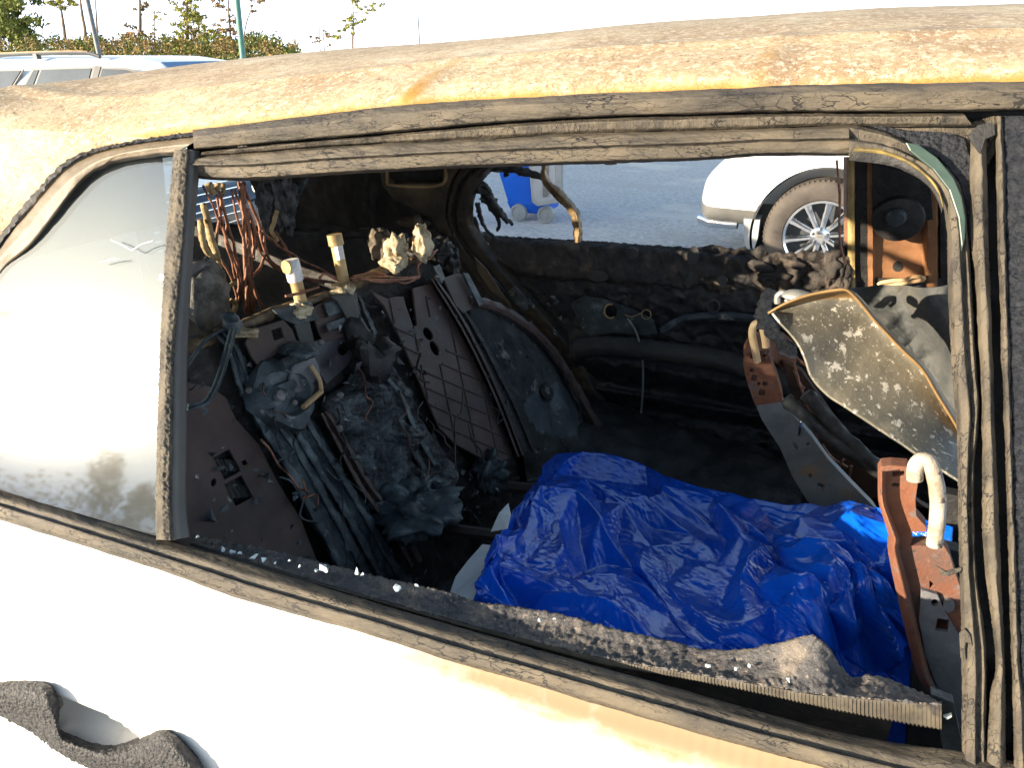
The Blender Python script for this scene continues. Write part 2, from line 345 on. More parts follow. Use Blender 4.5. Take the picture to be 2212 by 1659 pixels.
M['bark'] = mk('bark', [(0.35, (0.07, 0.05, 0.035)), (0.65, (0.20, 0.14, 0.09))], scale=6, rough=0.9, bump=0.02, bscale=12)
M['leafA'] = mk('green leaves', [(0.35, (0.07, 0.10, 0.015)), (0.65, (0.20, 0.21, 0.04))], scale=1.2, rough=0.8)
M['leafB'] = mk('autumn leaves', [(0.35, (0.16, 0.11, 0.04)), (0.65, (0.32, 0.20, 0.07))], scale=1.2, rough=0.8)
M['leafC'] = mk('yellow green leaves', [(0.35, (0.16, 0.165, 0.03)), (0.65, (0.36, 0.33, 0.07))], scale=1.2, rough=0.8)
M['poleg'] = mk('green pole', [(0.4, (0.05, 0.16, 0.13)), (0.6, (0.07, 0.2, 0.17))], scale=6, rough=0.5)
M['poled'] = mk('grey pole', [(0.4, (0.09, 0.10, 0.11)), (0.6, (0.14, 0.15, 0.16))], scale=6, rough=0.5)
M['glassbit'] = mk('glass crumbs', [(0.4, (0.7, 0.78, 0.76)), (0.6, (0.85, 0.9, 0.88))], scale=90, rough=0.12, spec=0.9)
# dusty quarter glass
g = bpy.data.materials.new('dusty glass'); g.use_nodes = True; N = g.node_tree.nodes; L = g.node_tree.links; N.clear()
out = N.new('ShaderNodeOutputMaterial'); tr = N.new('ShaderNodeBsdfTransparent'); tr.inputs[0].default_value = (0.5, 0.56, 0.6, 1)
gl = N.new('ShaderNodeBsdfGlossy'); gl.inputs['Roughness'].default_value = 0.03; gl2 = N.new('ShaderNodeBsdfGlossy'); gl2.inputs['Roughness'].default_value = 0.10; gl.inputs[0].default_value = (0.62, 0.80, 1.0, 1); gl2.inputs[0].default_value = (0.95, 0.95, 0.95, 1)
df = N.new('ShaderNodeBsdfDiffuse'); df.inputs[0].default_value = (0.40, 0.43, 0.42, 1)
tc = N.new('ShaderNodeTexCoord'); nz = N.new('ShaderNodeTexNoise'); nz.inputs['Scale'].default_value = 7; nz.inputs['Detail'].default_value = 8; L.new(tc.outputs['Object'], nz.inputs['Vector'])
mr = N.new('ShaderNodeMapRange'); mr.inputs['From Min'].default_value = .3; mr.inputs['From Max'].default_value = .7; mr.inputs['To Min'].default_value = 0.0; mr.inputs['To Max'].default_value = 0.07; L.new(nz.outputs['Fac'], mr.inputs[0])
m1 = N.new('ShaderNodeMixShader'); m1.inputs[0].default_value = 0.36; L.new(gl.outputs[0], m1.inputs[1]); L.new(gl2.outputs[0], m1.inputs[2])
m2 = N.new('ShaderNodeMixShader'); m2.inputs[0].default_value = 0.13; L.new(tr.outputs[0], m2.inputs[1]); L.new(m1.outputs[0], m2.inputs[2])
m3 = N.new('ShaderNodeMixShader'); L.new(mr.outputs[0], m3.inputs[0]); L.new(m2.outputs[0], m3.inputs[1]); L.new(df.outputs[0], m3.inputs[2]); L.new(m3.outputs[0], out.inputs[0])
M['glass'] = g

# ================================================================== SETTING
gr = mesh('ground', [(-400, -400, 0), (400, -400, 0), (400, 400, 0), (-400, 400, 0)], [(0, 1, 2, 3)], M['gravel'], smooth=False); tag(gr, kind='structure')
gr['label'] = 'grey gravel yard'

# ================================================================== BURNT CAR
BASE = Vector((-0.4, 1.225, 0))
car = empty('burnt_car', BASE, 'fire gutted car with rusted roof, white door and missing side window', 'car')
DRIP = [(2900, 168), (2500, 174), (2212, 180), (2033, 184), (1788, 187), (1614, 194), (1499, 199), (1324, 206), (1079, 218), (870, 232), (773, 243), (559, 269), (416, 286), (280, 307), (182, 330)]
DPT = cr([NP(u, v) for u, v in DRIP], 200)[::-1]
CREST = [(3200, -45), (2700, -20), (2212, 10), (1900, 20), (1640, 36), (1400, 52), (1100, 82), (800, 103), (600, 124), (520, 152), (440, 200), (330, 240), (200, 270), (100, 290), (0, 300), (-150, 330)]
CPT = cr([atY(u, v, 1.225) for u, v in CREST], 200)[::-1]
def interp(PT, X):
    if X <= PT[0].x and PT is DPT: return PT[0].z + .05 * min(1, max(0, (PT[0].x - .06 - X) / .18)) ** 2
    if X <= PT[0].x: return PT[0].z + (PT[1].z - PT[0].z) / max(PT[1].x - PT[0].x, 1e-6) * (X - PT[0].x) * 0.5
    for i in range(len(PT) - 1):
        if PT[i + 1].x >= X:
            t = (X - PT[i].x) / max(PT[i + 1].x - PT[i].x, 1e-9); return PT[i].z * (1 - t) + PT[i + 1].z * t
    return PT[-1].z
XR1 = NP(880, 240).x; XR2 = NP(1640, 195).x
def roof_pt(X, th, off=0.0):
    """th 0 = near drip, 1 = crest, 2 = far drip"""
    zd = interp(DPT, X); zc = interp(CPT, X) ; yd = nearY(zd); s = abs(1 - th)
    a = (1 - s) * math.pi / 2; t = math.cos(a) ** 1.12; h = math.sin(a) ** 1.1
    Y = 1.225 - (1.225 - yd) * t; z = zd + (zc - zd) * h
    if th > 1: Y = 2.45 - Y
    rib = 0
    for xr, sl_ in ((XR1, 0.16), (XR2, 0.05)):
        q = X - xr - sl_ * (Y - yd) * 0.8
        rib += (0.0022 * math.exp(-(q / 0.016) ** 2) - 0.0022 * math.exp(-((q - 0.025) / 0.018) ** 2)) * max(0, 1 - th * 1.3)
    w = 0.0012 * fr(Vector((X * 5, Y * 9, z * 9)), 3)
    cre = 0.004 * max(0, 1 - abs(th - 0.36) / 0.05)
    return Vector((X, Y - (rib + w + cre) * t + off * t, z + (rib + w + cre) * 0.7 - off))
def roof_fn(u, v): return roof_pt(-1.72 + 2.75 * u, 2 * v ** 1.25 if v < 0.5 else 2 - 2 * (1 - v) ** 1.25)
def roof_fn2(u, v):
    w = v * 2
    return roof_pt(-1.72 + 2.75 * u, (w ** 1.2 if w < 1 else 2 - (2 - w) ** 1.2))
def roof_at(u, v, r):
    X = r.x; yd = nearY(interp(DPT, X)); d = (r.y - yd)
    e = max(0, 1 - (r.z - interp(DPT, X)) / 0.016) * 0.78
    for xr, sl_ in ((XR1, 0.16), (XR2, 0.05)):
        q = X - xr - sl_ * d * 0.8; e = max(e, 0.62 * math.exp(-(q / 0.018) ** 2) * (1 - min(1, d / 0.22)))
    return e
roof = grid('roof_panel', roof_fn2, 420, 150, M['roof'], car, attr=roof_at)
lin = grid('headliner', lambda u, v: roof_pt(-1.66 + 2.6 * u, 0.16 + 1.68 * v, 0.022) + Vector((0, 0.01, -0.012)) + Vector((0, 0, 0.008 * fr(Vector((u * 30, v * 22, 0))))), 120, 60, M['soot'], car)
# rear pillar skin between the drip curve and an unseen opening added to let sun in
left = [(182, 330), (122, 370), (70, 430), (0, 517), (-60, 620), (-130, 760), (-230, 960), (-260, 1010)]
a = cr([NP(u, v, 0.0) for u, v in [(330, 298), (280, 307)] + left], 90)
XP = -0.99
def pil(u, v):
    p = a[min(int(v * 89), 89)]; zt = p.z; q = p.lerp(Vector((XP, nearY(zt), zt)), u ** 1.0)
    bul = 0.010 * math.sin(math.pi * min(u * 1.6, 1) * 0.5); w = 0.002 * fr(q * 9, 3)
    return q + NN * (bul + w)
grid('rear_pillar', pil, 70, 89, M['roof'], car, attr=lambda u, v, r: max(0, 0.55 - u * 9) + 0.0)
poly('rear_side_sun_mask', [Vector((x, nearY(z) + 0.004, z)) for x, z in ((-.98, .86), (-.98, 1.36), (-1.08, 1.395), (-1.60, 1.395), (-2.05, 1.38), (-2.1, .86))], M['roof'], car, 0.01,
     holes=[[Vector((x, nearY(z) + 0.004, z)) for x, z in ((-1.00, 1.20), (-1.00, 1.33), (-1.06, 1.375), (-1.56, 1.375), (-1.62, 1.20))]])  # unseen side panel; its opening is added so low sun reaches the cabin

# ---- door frame rails (near side)
GAP = [(419, 323), (629, 304), (773, 292), (1079, 264), (1324, 250), (1503, 246), (1649, 241), (1858, 241), (2103, 239), (2230, 238), (2560, 236), (2900, 234)]
TOP = [(416, 286), (559, 269), (773, 243), (870, 232), (1079, 218), (1324, 206), (1499, 199), (1614, 194), (1788, 187), (2033, 184), (2230, 180), (2560, 173), (2900, 168)]
def off(rows, du=0, dv=0): return [(u + du, v + dv) for u, v in rows]
def mixp(A, B, t):
    A2 = cr([Vector((u, v, 0)) for u, v in A], 24); B2 = cr([Vector((u, v, 0)) for u, v in B], 24)
    return [(p.x * (1 - t) + q.x * t, p.y * (1 - t) + q.y * t) for p, q in zip(A2, B2)]
def edge(p, a, b): return 0.0012 * fr(p * 120, 4)
frame = loft('roof_rail_moulding', [P(NP, off(TOP, 0, -6), 0.004), P(NP, TOP, 0.010), P(NP, mixp(TOP, GAP, .25), 0.015), P(NP, mixp(TOP, GAP, .6), 0.012), P(NP, mixp(TOP, GAP, .93), 0.008), P(NP, GAP, 0.0), P(NP, GAP, -0.02)],
    M['char'], car, n=700, sub=5, amp=0.0007, sc=120, st=(.35, 1, 1))
B2 = [(433, 336), (560, 328), (730, 314), (1079, 297), (1233, 288), (1503, 281), (1649, 276), (1788, 271), (1950, 273), (2103, 272)]
B3 = [(440, 362), (503, 388), (730, 370), (992, 356), (1219, 349), (1503, 339), (1649, 330), (1834, 330)]
GAPs = [(436, 327), (629, 308), (773, 296), (1079, 268), (1324, 254), (1503, 250), (1649, 245), (1858, 245), (2080, 244)]
BU = [(-250, 985), (-100, 1027), (0, 1053), (87, 1082), (200, 1118), (335, 1161), (412, 1180), (773, 1292), (1036, 1369), (1460, 1488), (1823, 1586), (2078, 1626), (2300, 1665)]
BL = [(-250, 1062), (-100, 1097), (0, 1124), (314, 1222), (524, 1296), (773, 1365), (984, 1432), (1141, 1477), (1460, 1572), (1753, 1652), (2100, 1745), (2300, 1800)]
TE = cr([atY(u, v, .487) for u, v in BL], 120)
def ztop(X):
    if X < TE[0].x: return TE[0].z
    for i in range(len(TE) - 1):
        if TE[i + 1].x >= X: return TE[i].z
    return TE[-1].z
RA = atY(105, 1475, .47); RBp = atY(365, 1590, .47)
rc = (RA + RBp) / 2 + Vector((-0.0, 0, 0.004)); rdir = (RBp - RA).normalized(); rl = (RBp - RA).length / 2
SP = [(atY(u, v, .47), s_, w_) for u, v, s_, w_ in ((70, 1440, .5, .018), (330, 1535, .55, .02), (400, 1580, .55, .02), (240, 1500, .45, .015), (515, 1391, .9, .0022))]
def door_attr(u, v, r):
    e = max(0, 0.66 - max(0, ztop(r.x) - r.z - .006) / 0.13) * min(1, max(0, r.x + .60) * 3)
    for p, s_, w_ in SP:
        q = ((r.x - p.x) ** 2 + (r.z - p.z) ** 2) / w_ ** 2
        if q < 9: e = max(e, s_ * math.exp(-q))
    return e
def skin(u, v):
    X = -1.95 + 2.35 * u; s = v ** 1.6 * 0.72; zt = ztop(X); z = zt - s
    Y = .488 - 0.034 * (1 - math.exp(-s / 0.05)) - 0.025 * math.sin(min(s / 0.5, 1) * math.pi / 2)
    Y -= 0.006 * math.exp(-((s - .012) / .008) ** 2)
    d = Vector((X, 0, z)) - Vector((rc.x, 0, rc.z)); al = d.x * rdir.x + d.z * rdir.z; pe = -d.x * rdir.z + d.z * rdir.x
    q = (abs(al) / (rl * 1.0)) ** 2.6 + (abs(pe) / 0.033) ** 2.6
    if q < 1: Y += 0.048 * (1 - q) ** 0.5
    Y += 0.0006 * fr(Vector((X * 12, 0, z * 12)), 2)
    return Vector((X, Y, z))
door = grid('rear_door', skin, 640, 180, M['burntpaint'], car, attr=door_attr)
loft('window_frame_rail', [P(NP, GAPs, -0.03), P(NP, GAPs, -0.006), P(NP, off(mixp(GAPs, B2, .25)), 0.004), P(NP, mixp(GAPs, B2, .8), 0.000), P(NP, B2, -0.006)], M['char2'], door, n=700, sub=5, amp=0.0007, sc=120, st=(.35, 1, 1))
B2s = [(410, 338), (560, 328), (730, 314), (1079, 297), (1233, 288), (1503, 281), (1649, 276), (1788, 271), (1834, 270)]
RB = [(503, 388)] + [(u, v) for u, v in B3[2:]]
B3a = [(410, 376), (470, 382), (560, 382), (730, 370), (992, 356), (1219, 349), (1503, 339), (1649, 330), (1834, 330)]
loft('window_run_channel', [P(NP, B2s, -0.008), P(NP, mixp(B2s, B3a, .12), 0.002), P(NP, mixp(B2s, B3a, .45), 0.006), P(NP, mixp(B2s, B3a, .55), -0.003), P(NP, mixp(B2s, B3a, .8), -0.005), P(NP, B3a, -0.008), P(NP, off(B3a, 0, 5), -0.03), P(NP, off(B3a, 0, 7), -0.05)],
     M['char'], door, n=700, sub=5, amp=0.0007, sc=120, st=(.35, 1, 1), seed=3)
loft('frame_backing', [P(NP, [(405, 296)] + off(TOP, 0, 6), -0.012), P(NP, [(405, 330)] + off(GAP, 0, 4), -0.026), P(NP, [(405, 345)] + B2 + [(2900, 272)], -0.026), P(NP, [(405, 366)] + off(B2, 0, 22) + [(2900, 300)], -0.028)], M['soot'], door, n=80, sub=2)  # strip added behind the rails to stop light leaking through
# ---- corner seal and vertical seals at the right
IN = [(1834, 346), (1870, 348), (1911, 353), (1945, 363), (1981, 381), (2008, 400), (2026, 419), (2040, 454), (2046, 500), (2047, 559), (2050, 650), (2054, 750), (2061, 850), (2068, 942), (2071, 1138), (2074, 1270), (2078, 1393), (2078, 1614), (2078, 1700)]
OUT = [(1834, 268), (1858, 272), (1911, 286), (1963, 307), (2000, 328), (2033, 349), (2058, 376), (2075, 402), (2085, 440), (2090, 485), (2096, 560), (2100, 642), (2106, 740), (2113, 838), (2115, 907), (2106, 977), (2104, 1100), (2110, 1250), (2130, 1400), (2130, 1560), (2130, 1700)]
loft('corner_seal', [P(NP, IN, -0.05), P(NP, IN, -0.006), P(NP, mixp(IN, OUT, .2), 0.003), P(NP, mixp(IN, OUT, .55), 0.006), P(NP, mixp(IN, OUT, .62), -0.002), P(NP, mixp(IN, OUT, .9), 0.002), P(NP, OUT, -0.006), P(NP, OUT, -0.03)], M['char2'], door, n=520, sub=5, amp=0.0007, sc=110, seed=9, st=(1, 1, .35))
# yellow inner lip and pale green glass remnant
poly('glass_remnant', P(NP, [(1955, 306), (1985, 311), (2025, 340), (2060, 383), (2078, 425), (2086, 470), (2085, 515), (2078, 542), (2070, 470), (2050, 410), (2015, 365), (1965, 325)], 0.0085),
     mk('pale glass edge', [(0.4, (0.022, 0.038, 0.030)), (0.6, (0.045, 0.070, 0.055))], 20, 0.3), door, 0.004)
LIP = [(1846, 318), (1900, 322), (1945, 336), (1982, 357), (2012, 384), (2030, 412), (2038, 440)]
loft('inner_lip', [P(NP, LIP, 0.006), P(NP, off(LIP, -1, 4), 0.008), P(NP, off(LIP, -2, 9), 0.006)], mk('yellow lip', [(0.4, (0.10, 0.075, 0.03)), (0.6, (0.26, 0.185, 0.05))], 30, 0.6, bump=0.001), door, n=60, sub=3, amp=0.0006, sc=90)
loft('inner_liner', [P(NP, off(LIP, -2, 9), 0.0065), P(NP, off(LIP, -4, 20), 0.005), P(NP, [(1834, 346), (1870, 350), (1911, 355), (1945, 365), (1981, 383), (2008, 402), (2026, 430)], 0.003)], M['soot'], door, n=60, sub=3, amp=0.0006, sc=90)
def vstrip(name, L, Rr, o1, o2, mat, par, n=420, amp=0.0008, seed=1, mid=0.0025, sc=75):
    return loft(name, [P(NP, L, -0.04), P(NP, L, o1 - 0.003), P(NP, mixp(L, Rr, .3), o1 + mid), P(NP, mixp(L, Rr, .7), o2 + mid), P(NP, Rr, o2 - 0.003), P(NP, Rr, -0.04)], mat, par, n=n, sub=4, amp=amp, sc=110, seed=seed, st=(1, 1, .25))
V1 = [(2096, 300), (2096, 485), (2108, 642), (2119, 838), (2122, 1000), (2125, 1200), (2150, 1420), (2140, 1500), (2128, 1659), (2128, 1760)]
V2 = [(2130, 290), (2134, 485), (2140, 642), (2146, 838), (2152, 1000), (2160, 1200), (2170, 1420), (2172, 1520), (2172, 1659), (2174, 1760)]
V3 = [(2150, 250), (2154, 485), (2160, 642), (2166, 838), (2172, 1000), (2178, 1200), (2184, 1420), (2188, 1520), (2190, 1659), (2192, 1760)]
V4 = [(2166, 250), (2174, 485), (2178, 642), (2184, 838), (2188, 1000), (2196, 1200), (2204, 1420), (2212, 1520), (2220, 1659), (2230, 1760)]
vstrip('pillar_seal', V1, V2, 0.001, 0.003, M['char2'], car, seed=2)
vstrip('pillar_seal', V3, V4, 0.004, 0.006, M['char2'], car, seed=5)
V5 = [(u + 60, v) for u, v in V4]; V6 = [(u + 260, v) for u, v in V4]
loft('pillar_cover', [P(NP, V4, -0.03), P(NP, V4, 0.004), P(NP, V5, 0.010), P(NP, V6, 0.010)], M['grain'], car, n=420, sub=10, amp=0.0012, sc=260)
loft('pillar_back', [P(NP, [(2084, 262), (2084, 1760)], -0.03), P(NP, [(2240, 240), (2240, 1760)], -0.03)], M['soot'], car, n=60, sub=10, amp=0.003)
poly('corner_gap', P(NP, [(2090, 292), (2112, 270), (2146, 262), (2150, 290), (2128, 300), (2118, 330), (2108, 318)], 0.0075), M['soot'], door, 0.002, bevel=0)
CA = [(1858, 262), (1960, 280), (2050, 285), (2085, 300), (2096, 340), (2100, 440), (2096, 520), (2088, 440), (2070, 385), (2030, 340), (1960, 300)]
poly('corner_patch', P(NP, CA, -0.004), M['grain'], door, 0.01)
poly('top_corner_gusset', P(NP, [(1834, 262), (2100, 262), (2150, 248), (2150, 330), (2095, 420), (2030, 330), (1834, 300)], -0.012), M['char2'], door, 0.01)

# ---- division bar and quarter glass
DL = [(377, 322), (368, 420), (360, 515), (352, 640), (346, 760), (341, 930), (337, 1095), (339, 1166)]
DM = [(405, 322), (399, 420), (394, 515), (382, 640), (371, 760), (367, 930), (365, 1095), (369, 1168)]
DR = [(434, 325), (426, 420), (419, 515), (411, 640), (405, 760), (403, 930), (403, 1095), (410, 1160)]
loft('division_bar', [P(NP, DL, -0.02), P(NP, DL, 0.008), P(NP, mixp(DL, DM, .5), 0.013), P(NP, DM, 0.010), P(NP, mixp(DM, DR, .15), 0.006)], M['char2'], door, n=420, sub=6, amp=0.0016, sc=330, seed=4)
loft('division_bar_inner', [P(NP, mixp(DM, DR, .1), 0.006), P(NP, mixp(DM, DR, .5), 0.003), P(NP, DR, -0.006), P(NP, DR, -0.05)], mk('smooth black strip', [(0.4, (0.05, 0.048, 0.045)), (0.6, (0.07, 0.066, 0.06))], 8, 0.55, bump=0.0004), door, n=160, sub=4, amp=0.0005, sc=40)
GF = [(434, 300), (379, 305), (300, 316), (230, 330), (180, 350), (130, 385), (70, 452), (0, 540), (-60, 640), (-130, 780), (-230, 980)]
GI = [(379, 328), (330, 332), (245, 346), (225, 355), (196, 370), (157, 409), (70, 524), (7, 580), (-40, 660), (-100, 790), (-190, 985)]
loft('quarter_window_frame', [P(NP, off(left and [(416, 288), (280, 307), (182, 330), (122, 370), (70, 430), (0, 517), (-60, 620), (-130, 760), (-230, 960)], 0, 1), -0.004), P(NP, GF, 0.004), P(NP, mixp(GF, GI, .4), 0.007), P(NP, GI, 0.004), P(NP, off(GI, 2, 6), -0.006), P(NP, off(GI, 5, 10), -0.030)],
     mk('smooth tan trim', [(0.35, (0.11, 0.085, 0.055)), (0.65, (0.17, 0.135, 0.09))], 14, 0.55, bump=0.0006, bscale=160), door, n=300, sub=5, amp=0.0007, sc=60)
loft('quarter_seal', [P(NP, [(416, 284), (280, 304), (182, 327), (120, 366), (66, 426), (-4, 513), (-64, 616), (-134, 756), (-234, 956)], 0.002), P(NP, [(418, 292), (280, 311), (184, 335), (125, 374), (74, 434), (4, 521), (-56, 624), (-126, 764), (-226, 964)], 0.006)],
     M['soot'], door, n=400, sub=3, amp=0.002, sc=140)
GL = [(400, 296), (300, 310), (240, 322), (185, 345), (130, 385), (52, 480), (-15, 560), (-60, 650), (-105, 790), (-195, 985), (-200, 1010), (-60, 1032), (87, 1085), (345, 1170), (350, 1100), (360, 900), (375, 500)]
xd = NP(360, 700).x
def glp(u, v):
    p = NP(u, v, -0.004); return p - NN * (0.065 * (p.x + .80))
o = poly('quarter_glass', [glp(u, v) for u, v in GL], M['glass'], door, 0.004, bevel=0)
# scratches on the glass
mb = MB()
for q in ([(240, 518), (262, 528), (285, 541)], [(285, 541), (305, 528), (330, 520)], [(215, 568), (238, 561), (258, 558)]): mb.tube(cr(P(NP, q, 0.0005), 8), 0.0006, 5)
mb.build('glass_scratch', M['white'], o)
mb = MB(); mb.disc(NP(353, 600, 0.0), NN, 0.004, 0.003, 12); mb.build('screw_head', M['white'], door)

# ---- belt moulding, door skin, handle
loft('belt_moulding', [[atY(u, v, .53) for u, v in BU], [atY(u, v, .508) for u, v in BU], [atY(u, v, .492) for u, v in mixp(BU, BL, .3)], [atY(u, v, .487) for u, v in mixp(BU, BL, .52)], [atY(u, v, .482) for u, v in mixp(BU, BL, .56)], [atY(u, v, .478) for u, v in mixp(BU, BL, .92)], [atY(u, v, .486) for u, v in BL], [atY(u, v, .50) for u, v in BL]],
     M['char'], door, n=800, sub=4, amp=0.0008, sc=100, seed=11, st=(.3, 1, 1))
HT = [(-120, 1500), (-40, 1478), (0, 1473), (52, 1470), (105, 1477), (122, 1498), (128, 1530), (124, 1568), (157, 1589), (210, 1607), (252, 1610), (297, 1596), (342, 1577), (363, 1575), (391, 1596), (419, 1624), (447, 1670), (460, 1720)]
HB = [(-120, 1530), (-40, 1540), (0, 1551), (28, 1566), (52, 1579), (80, 1597), (105, 1617), (140, 1638), (175, 1656), (230, 1680), (280, 1700), (320, 1720), (360, 1745), (390, 1765), (415, 1785), (440, 1800), (460, 1800), (480, 1790)]
loft('door_handle', [[atY(u, v, .462) for u, v in HT], [atY(u, v, .435) for u, v in mixp(HT, HB, .04)], [atY(u, v, .418) for u, v in mixp(HT, HB, .35)], [atY(u, v, .42) for u, v in mixp(HT, HB, .7)], [atY(u, v, .438) for u, v in HB], [atY(u, v, .462) for u, v in HB]],
     mk('blistered handle', [(0.38, (0.008, 0.010, 0.015)), (0.64, (0.048, 0.045, 0.044))], 120, 0.5, bump=0.003, bscale=300, bump2=(240, 0.8)), door, n=360, sub=12, amp=0.0018, sc=190, lin=False)
loft('handle_shadow_cap', [[atY(u, v, .452) for u, v in [(100, 1480), (118, 1500), (124, 1530), (118, 1562)]], [atY(u, v, .462) for u, v in [(118, 1478), (130, 1500), (138, 1530), (128, 1566)]]], M['silver'], door, n=20, sub=4)
def fskin(u, v):
    X = .408 + 1.1 * u; s = v ** 1.6 * .72
    return Vector((X, .488 - 0.034 * (1 - math.exp(-s / 0.05)) - 0.025 * math.sin(min(s / 0.5, 1) * math.pi / 2), TE[-1].z - s))
fd = grid('front_door', fskin, 60, 60, M['burntpaint'], car, attr=lambda u, v, r: max(0, .66 - v * 1.2))
loft('front_belt_moulding', [[Vector((.405, .505, TE[-1].z + .06)), Vector((1.5, .505, TE[-1].z + .05))], [Vector((.405, .48, TE[-1].z + .03)), Vector((1.5, .48, TE[-1].z + .02))], [Vector((.405, .49, TE[-1].z - .002)), Vector((1.5, .49, TE[-1].z - .006))]], M['char'], fd, n=80, sub=4, amp=.0008, sc=100)
# ---- inner sill, ribbed strip, char crust
SO = [(410, 1172), (687, 1257), (1036, 1355), (1316, 1425), (1439, 1446), (1600, 1472), (1760, 1500), (2036, 1523)]
SL = [(410, 1178), (687, 1263), (1036, 1364), (1316, 1439), (1460, 1462), (1596, 1487), (1800, 1532), (2033, 1575)]
SI = [(419, 1156), (577, 1187), (773, 1236), (820, 1247), (960, 1278), (1036, 1303), (1071, 1304), (1211, 1327), (1281, 1348), (1460, 1390), (1509, 1404), (1614, 1404), (1701, 1386), (1743, 1372), (1771, 1376), (1806, 1418), (1827, 1467), (1879, 1458), (1928, 1470), (1998, 1502), (2033, 1516)]
def YR(Y): return lambda L: [atY(u, v, Y) for u, v in L]
# resample SI against SO in image X so that rows line up
def ux(L, n, u0, u1):
    out = []
    for i in range(n):
        u = u0 + (u1 - u0) * i / (n - 1); j = 0
        while j < len(L) - 2 and L[j + 1][0] < u: j += 1
        (a0, b0), (a1, b1) = L[j], L[j + 1]; t = (u - a0) / (a1 - a0); t = min(max(t, 0), 1.2); out.append((u, b0 + (b1 - b0) * t))
    return out
so_ = ux(SO, 60, 412, 2034); si_ = ux(SI, 60, 418, 2034); sl_ = ux(SL, 60, 412, 2034)
loft('sill_crust', [YR(.527)(off(so_, 0, 3)), YR(.525)(so_), YR(.535)([(p[0], p[1] * .8 + q[1] * .2) for p, q in zip(so_, si_)]), YR(.55)([(p[0], p[1] * .4 + q[1] * .6) for p, q in zip(so_, si_)]), YR(.562)(si_), YR(.575)(off(si_, 0, 3)), YR(.58)(off(si_, 0, 60))],
     mk('grainy crust', [(0.35, (0.045, 0.045, 0.05)), (0.5, (0.085, 0.08, 0.08)), (0.68, (0.20, 0.165, 0.13))], 26, 0.6, bump=0.0026, bscale=300, patch=[(180, 0.58, 0.64, (0.26, 0.21, 0.165))]), door, n=900, sub=6, amp=0.0022, sc=170, seed=21)
ribs = mk('ribbed tan strip', [(0.35, (0.045, 0.038, 0.03)), (0.6, (0.095, 0.08, 0.057))], 40, 0.6, bump=.001, patch=[(30, .58, .66, (0.03, 0.027, 0.025))])
def ribdisp(p, a, b): return 0.0010 * (.6 + .8 * noise.noise(p * 60)) * (1 if math.sin(b * 2 * math.pi * 84) > 0 else 0) * (1 if 0.36 < a < .97 else 0)
for u0_, u1_, n_, dd in ((412, 1360, 60, None), (1360, 2034, 1700, ribdisp)):
    loft('ribbed_strip', [YR(.532)(ux(SO, 40, u0_, u1_)), YR(.5245)(off(ux(SO, 40, u0_, u1_), 0, 2)), YR(.5235)(ux(SL, 40, u0_, u1_)), YR(.55)(off(ux(SL, 40, u0_, u1_), 0, 2))], ribs, door, n=n_, sub=5, disp=dd, angle=40)
loft('slot_wall', [YR(.549)(off(ux(SL, 40, 412, 1930), 0, -6)), [p + Vector((0, 0, -.35)) for p in YR(.549)(ux(SL, 40, 412, 1930))]], M['soot'], door, n=60, sub=2)
loft('slot_floor', [YR(.505)(off(BU, 0, 6)), YR(.54)(off(BU, 0, 20))], M['soot'], door, n=60, sub=2)
mb = MB(); mb.blob(YR(.515)([(2140 * 0 + 2141, 1620)])[0], 0.001)
poly('door_inner_panel', [Vector((-1.0, .59, .88)), Vector((0.14, .59, .88)), Vector((0.30, .59, .88)), Vector((0.30, .59, .3)), Vector((-1.0, .59, .3))], M['soot'], door, 0.01)
poly('sill_end_bracket', [atY(u, v, .56) for u, v in [(2010, 1500), (2060, 1520), (2085, 1640), (2040, 1640), (2030, 1580)]], M['sootgrey'], door, 0.01)
# torn seal flaps on the right
poly('seal_flap', P(NP, [(2022, 1222), (2045, 1235), (2078, 1226), (2078, 1234), (2050, 1246), (2030, 1242), (2034, 1236)], 0.004), M['char2'], door, 0.003)
poly('seal_flap', P(NP, [(2073, 1370), (2084, 1358), (2096, 1372), (2102, 1398), (2088, 1388), (2084, 1404), (2082, 1430), (2076, 1424)], 0.006), M['char2'], door, 0.003)
# underside of the car body, sills, rear end (off frame at this view)
grid('rear_quarter_panel', lambda u, v: Vector((-2.2 + .35 * u, .5 - .03 * math.sin(v * 3.1), 1.02 - .75 * v)), 8, 12, M['paint'], car)
poly('rear_sun_blocker', [Vector((-2.0, .60, 1.0)), Vector((-2.0, 1.89, 1.0)), Vector((-1.9, 1.84, 1.40)), Vector((-1.9, .66, 1.40))], M['soot'], car, 0.03)  # unseen panel added to keep sun off the far wall
poly('tailgate', [Vector((-2.15, .56, 1.0)), Vector((-2.15, 1.89, 1.0)), Vector((-2.2, 1.89, .35)), Vector((-2.2, .56, .35))], M['paint'], car, 0.05)
# ================================================================== FAR SIDE OF THE BODY
def YP(Y): return lambda u, v, o=0.0: atY(u, v, Y - o)
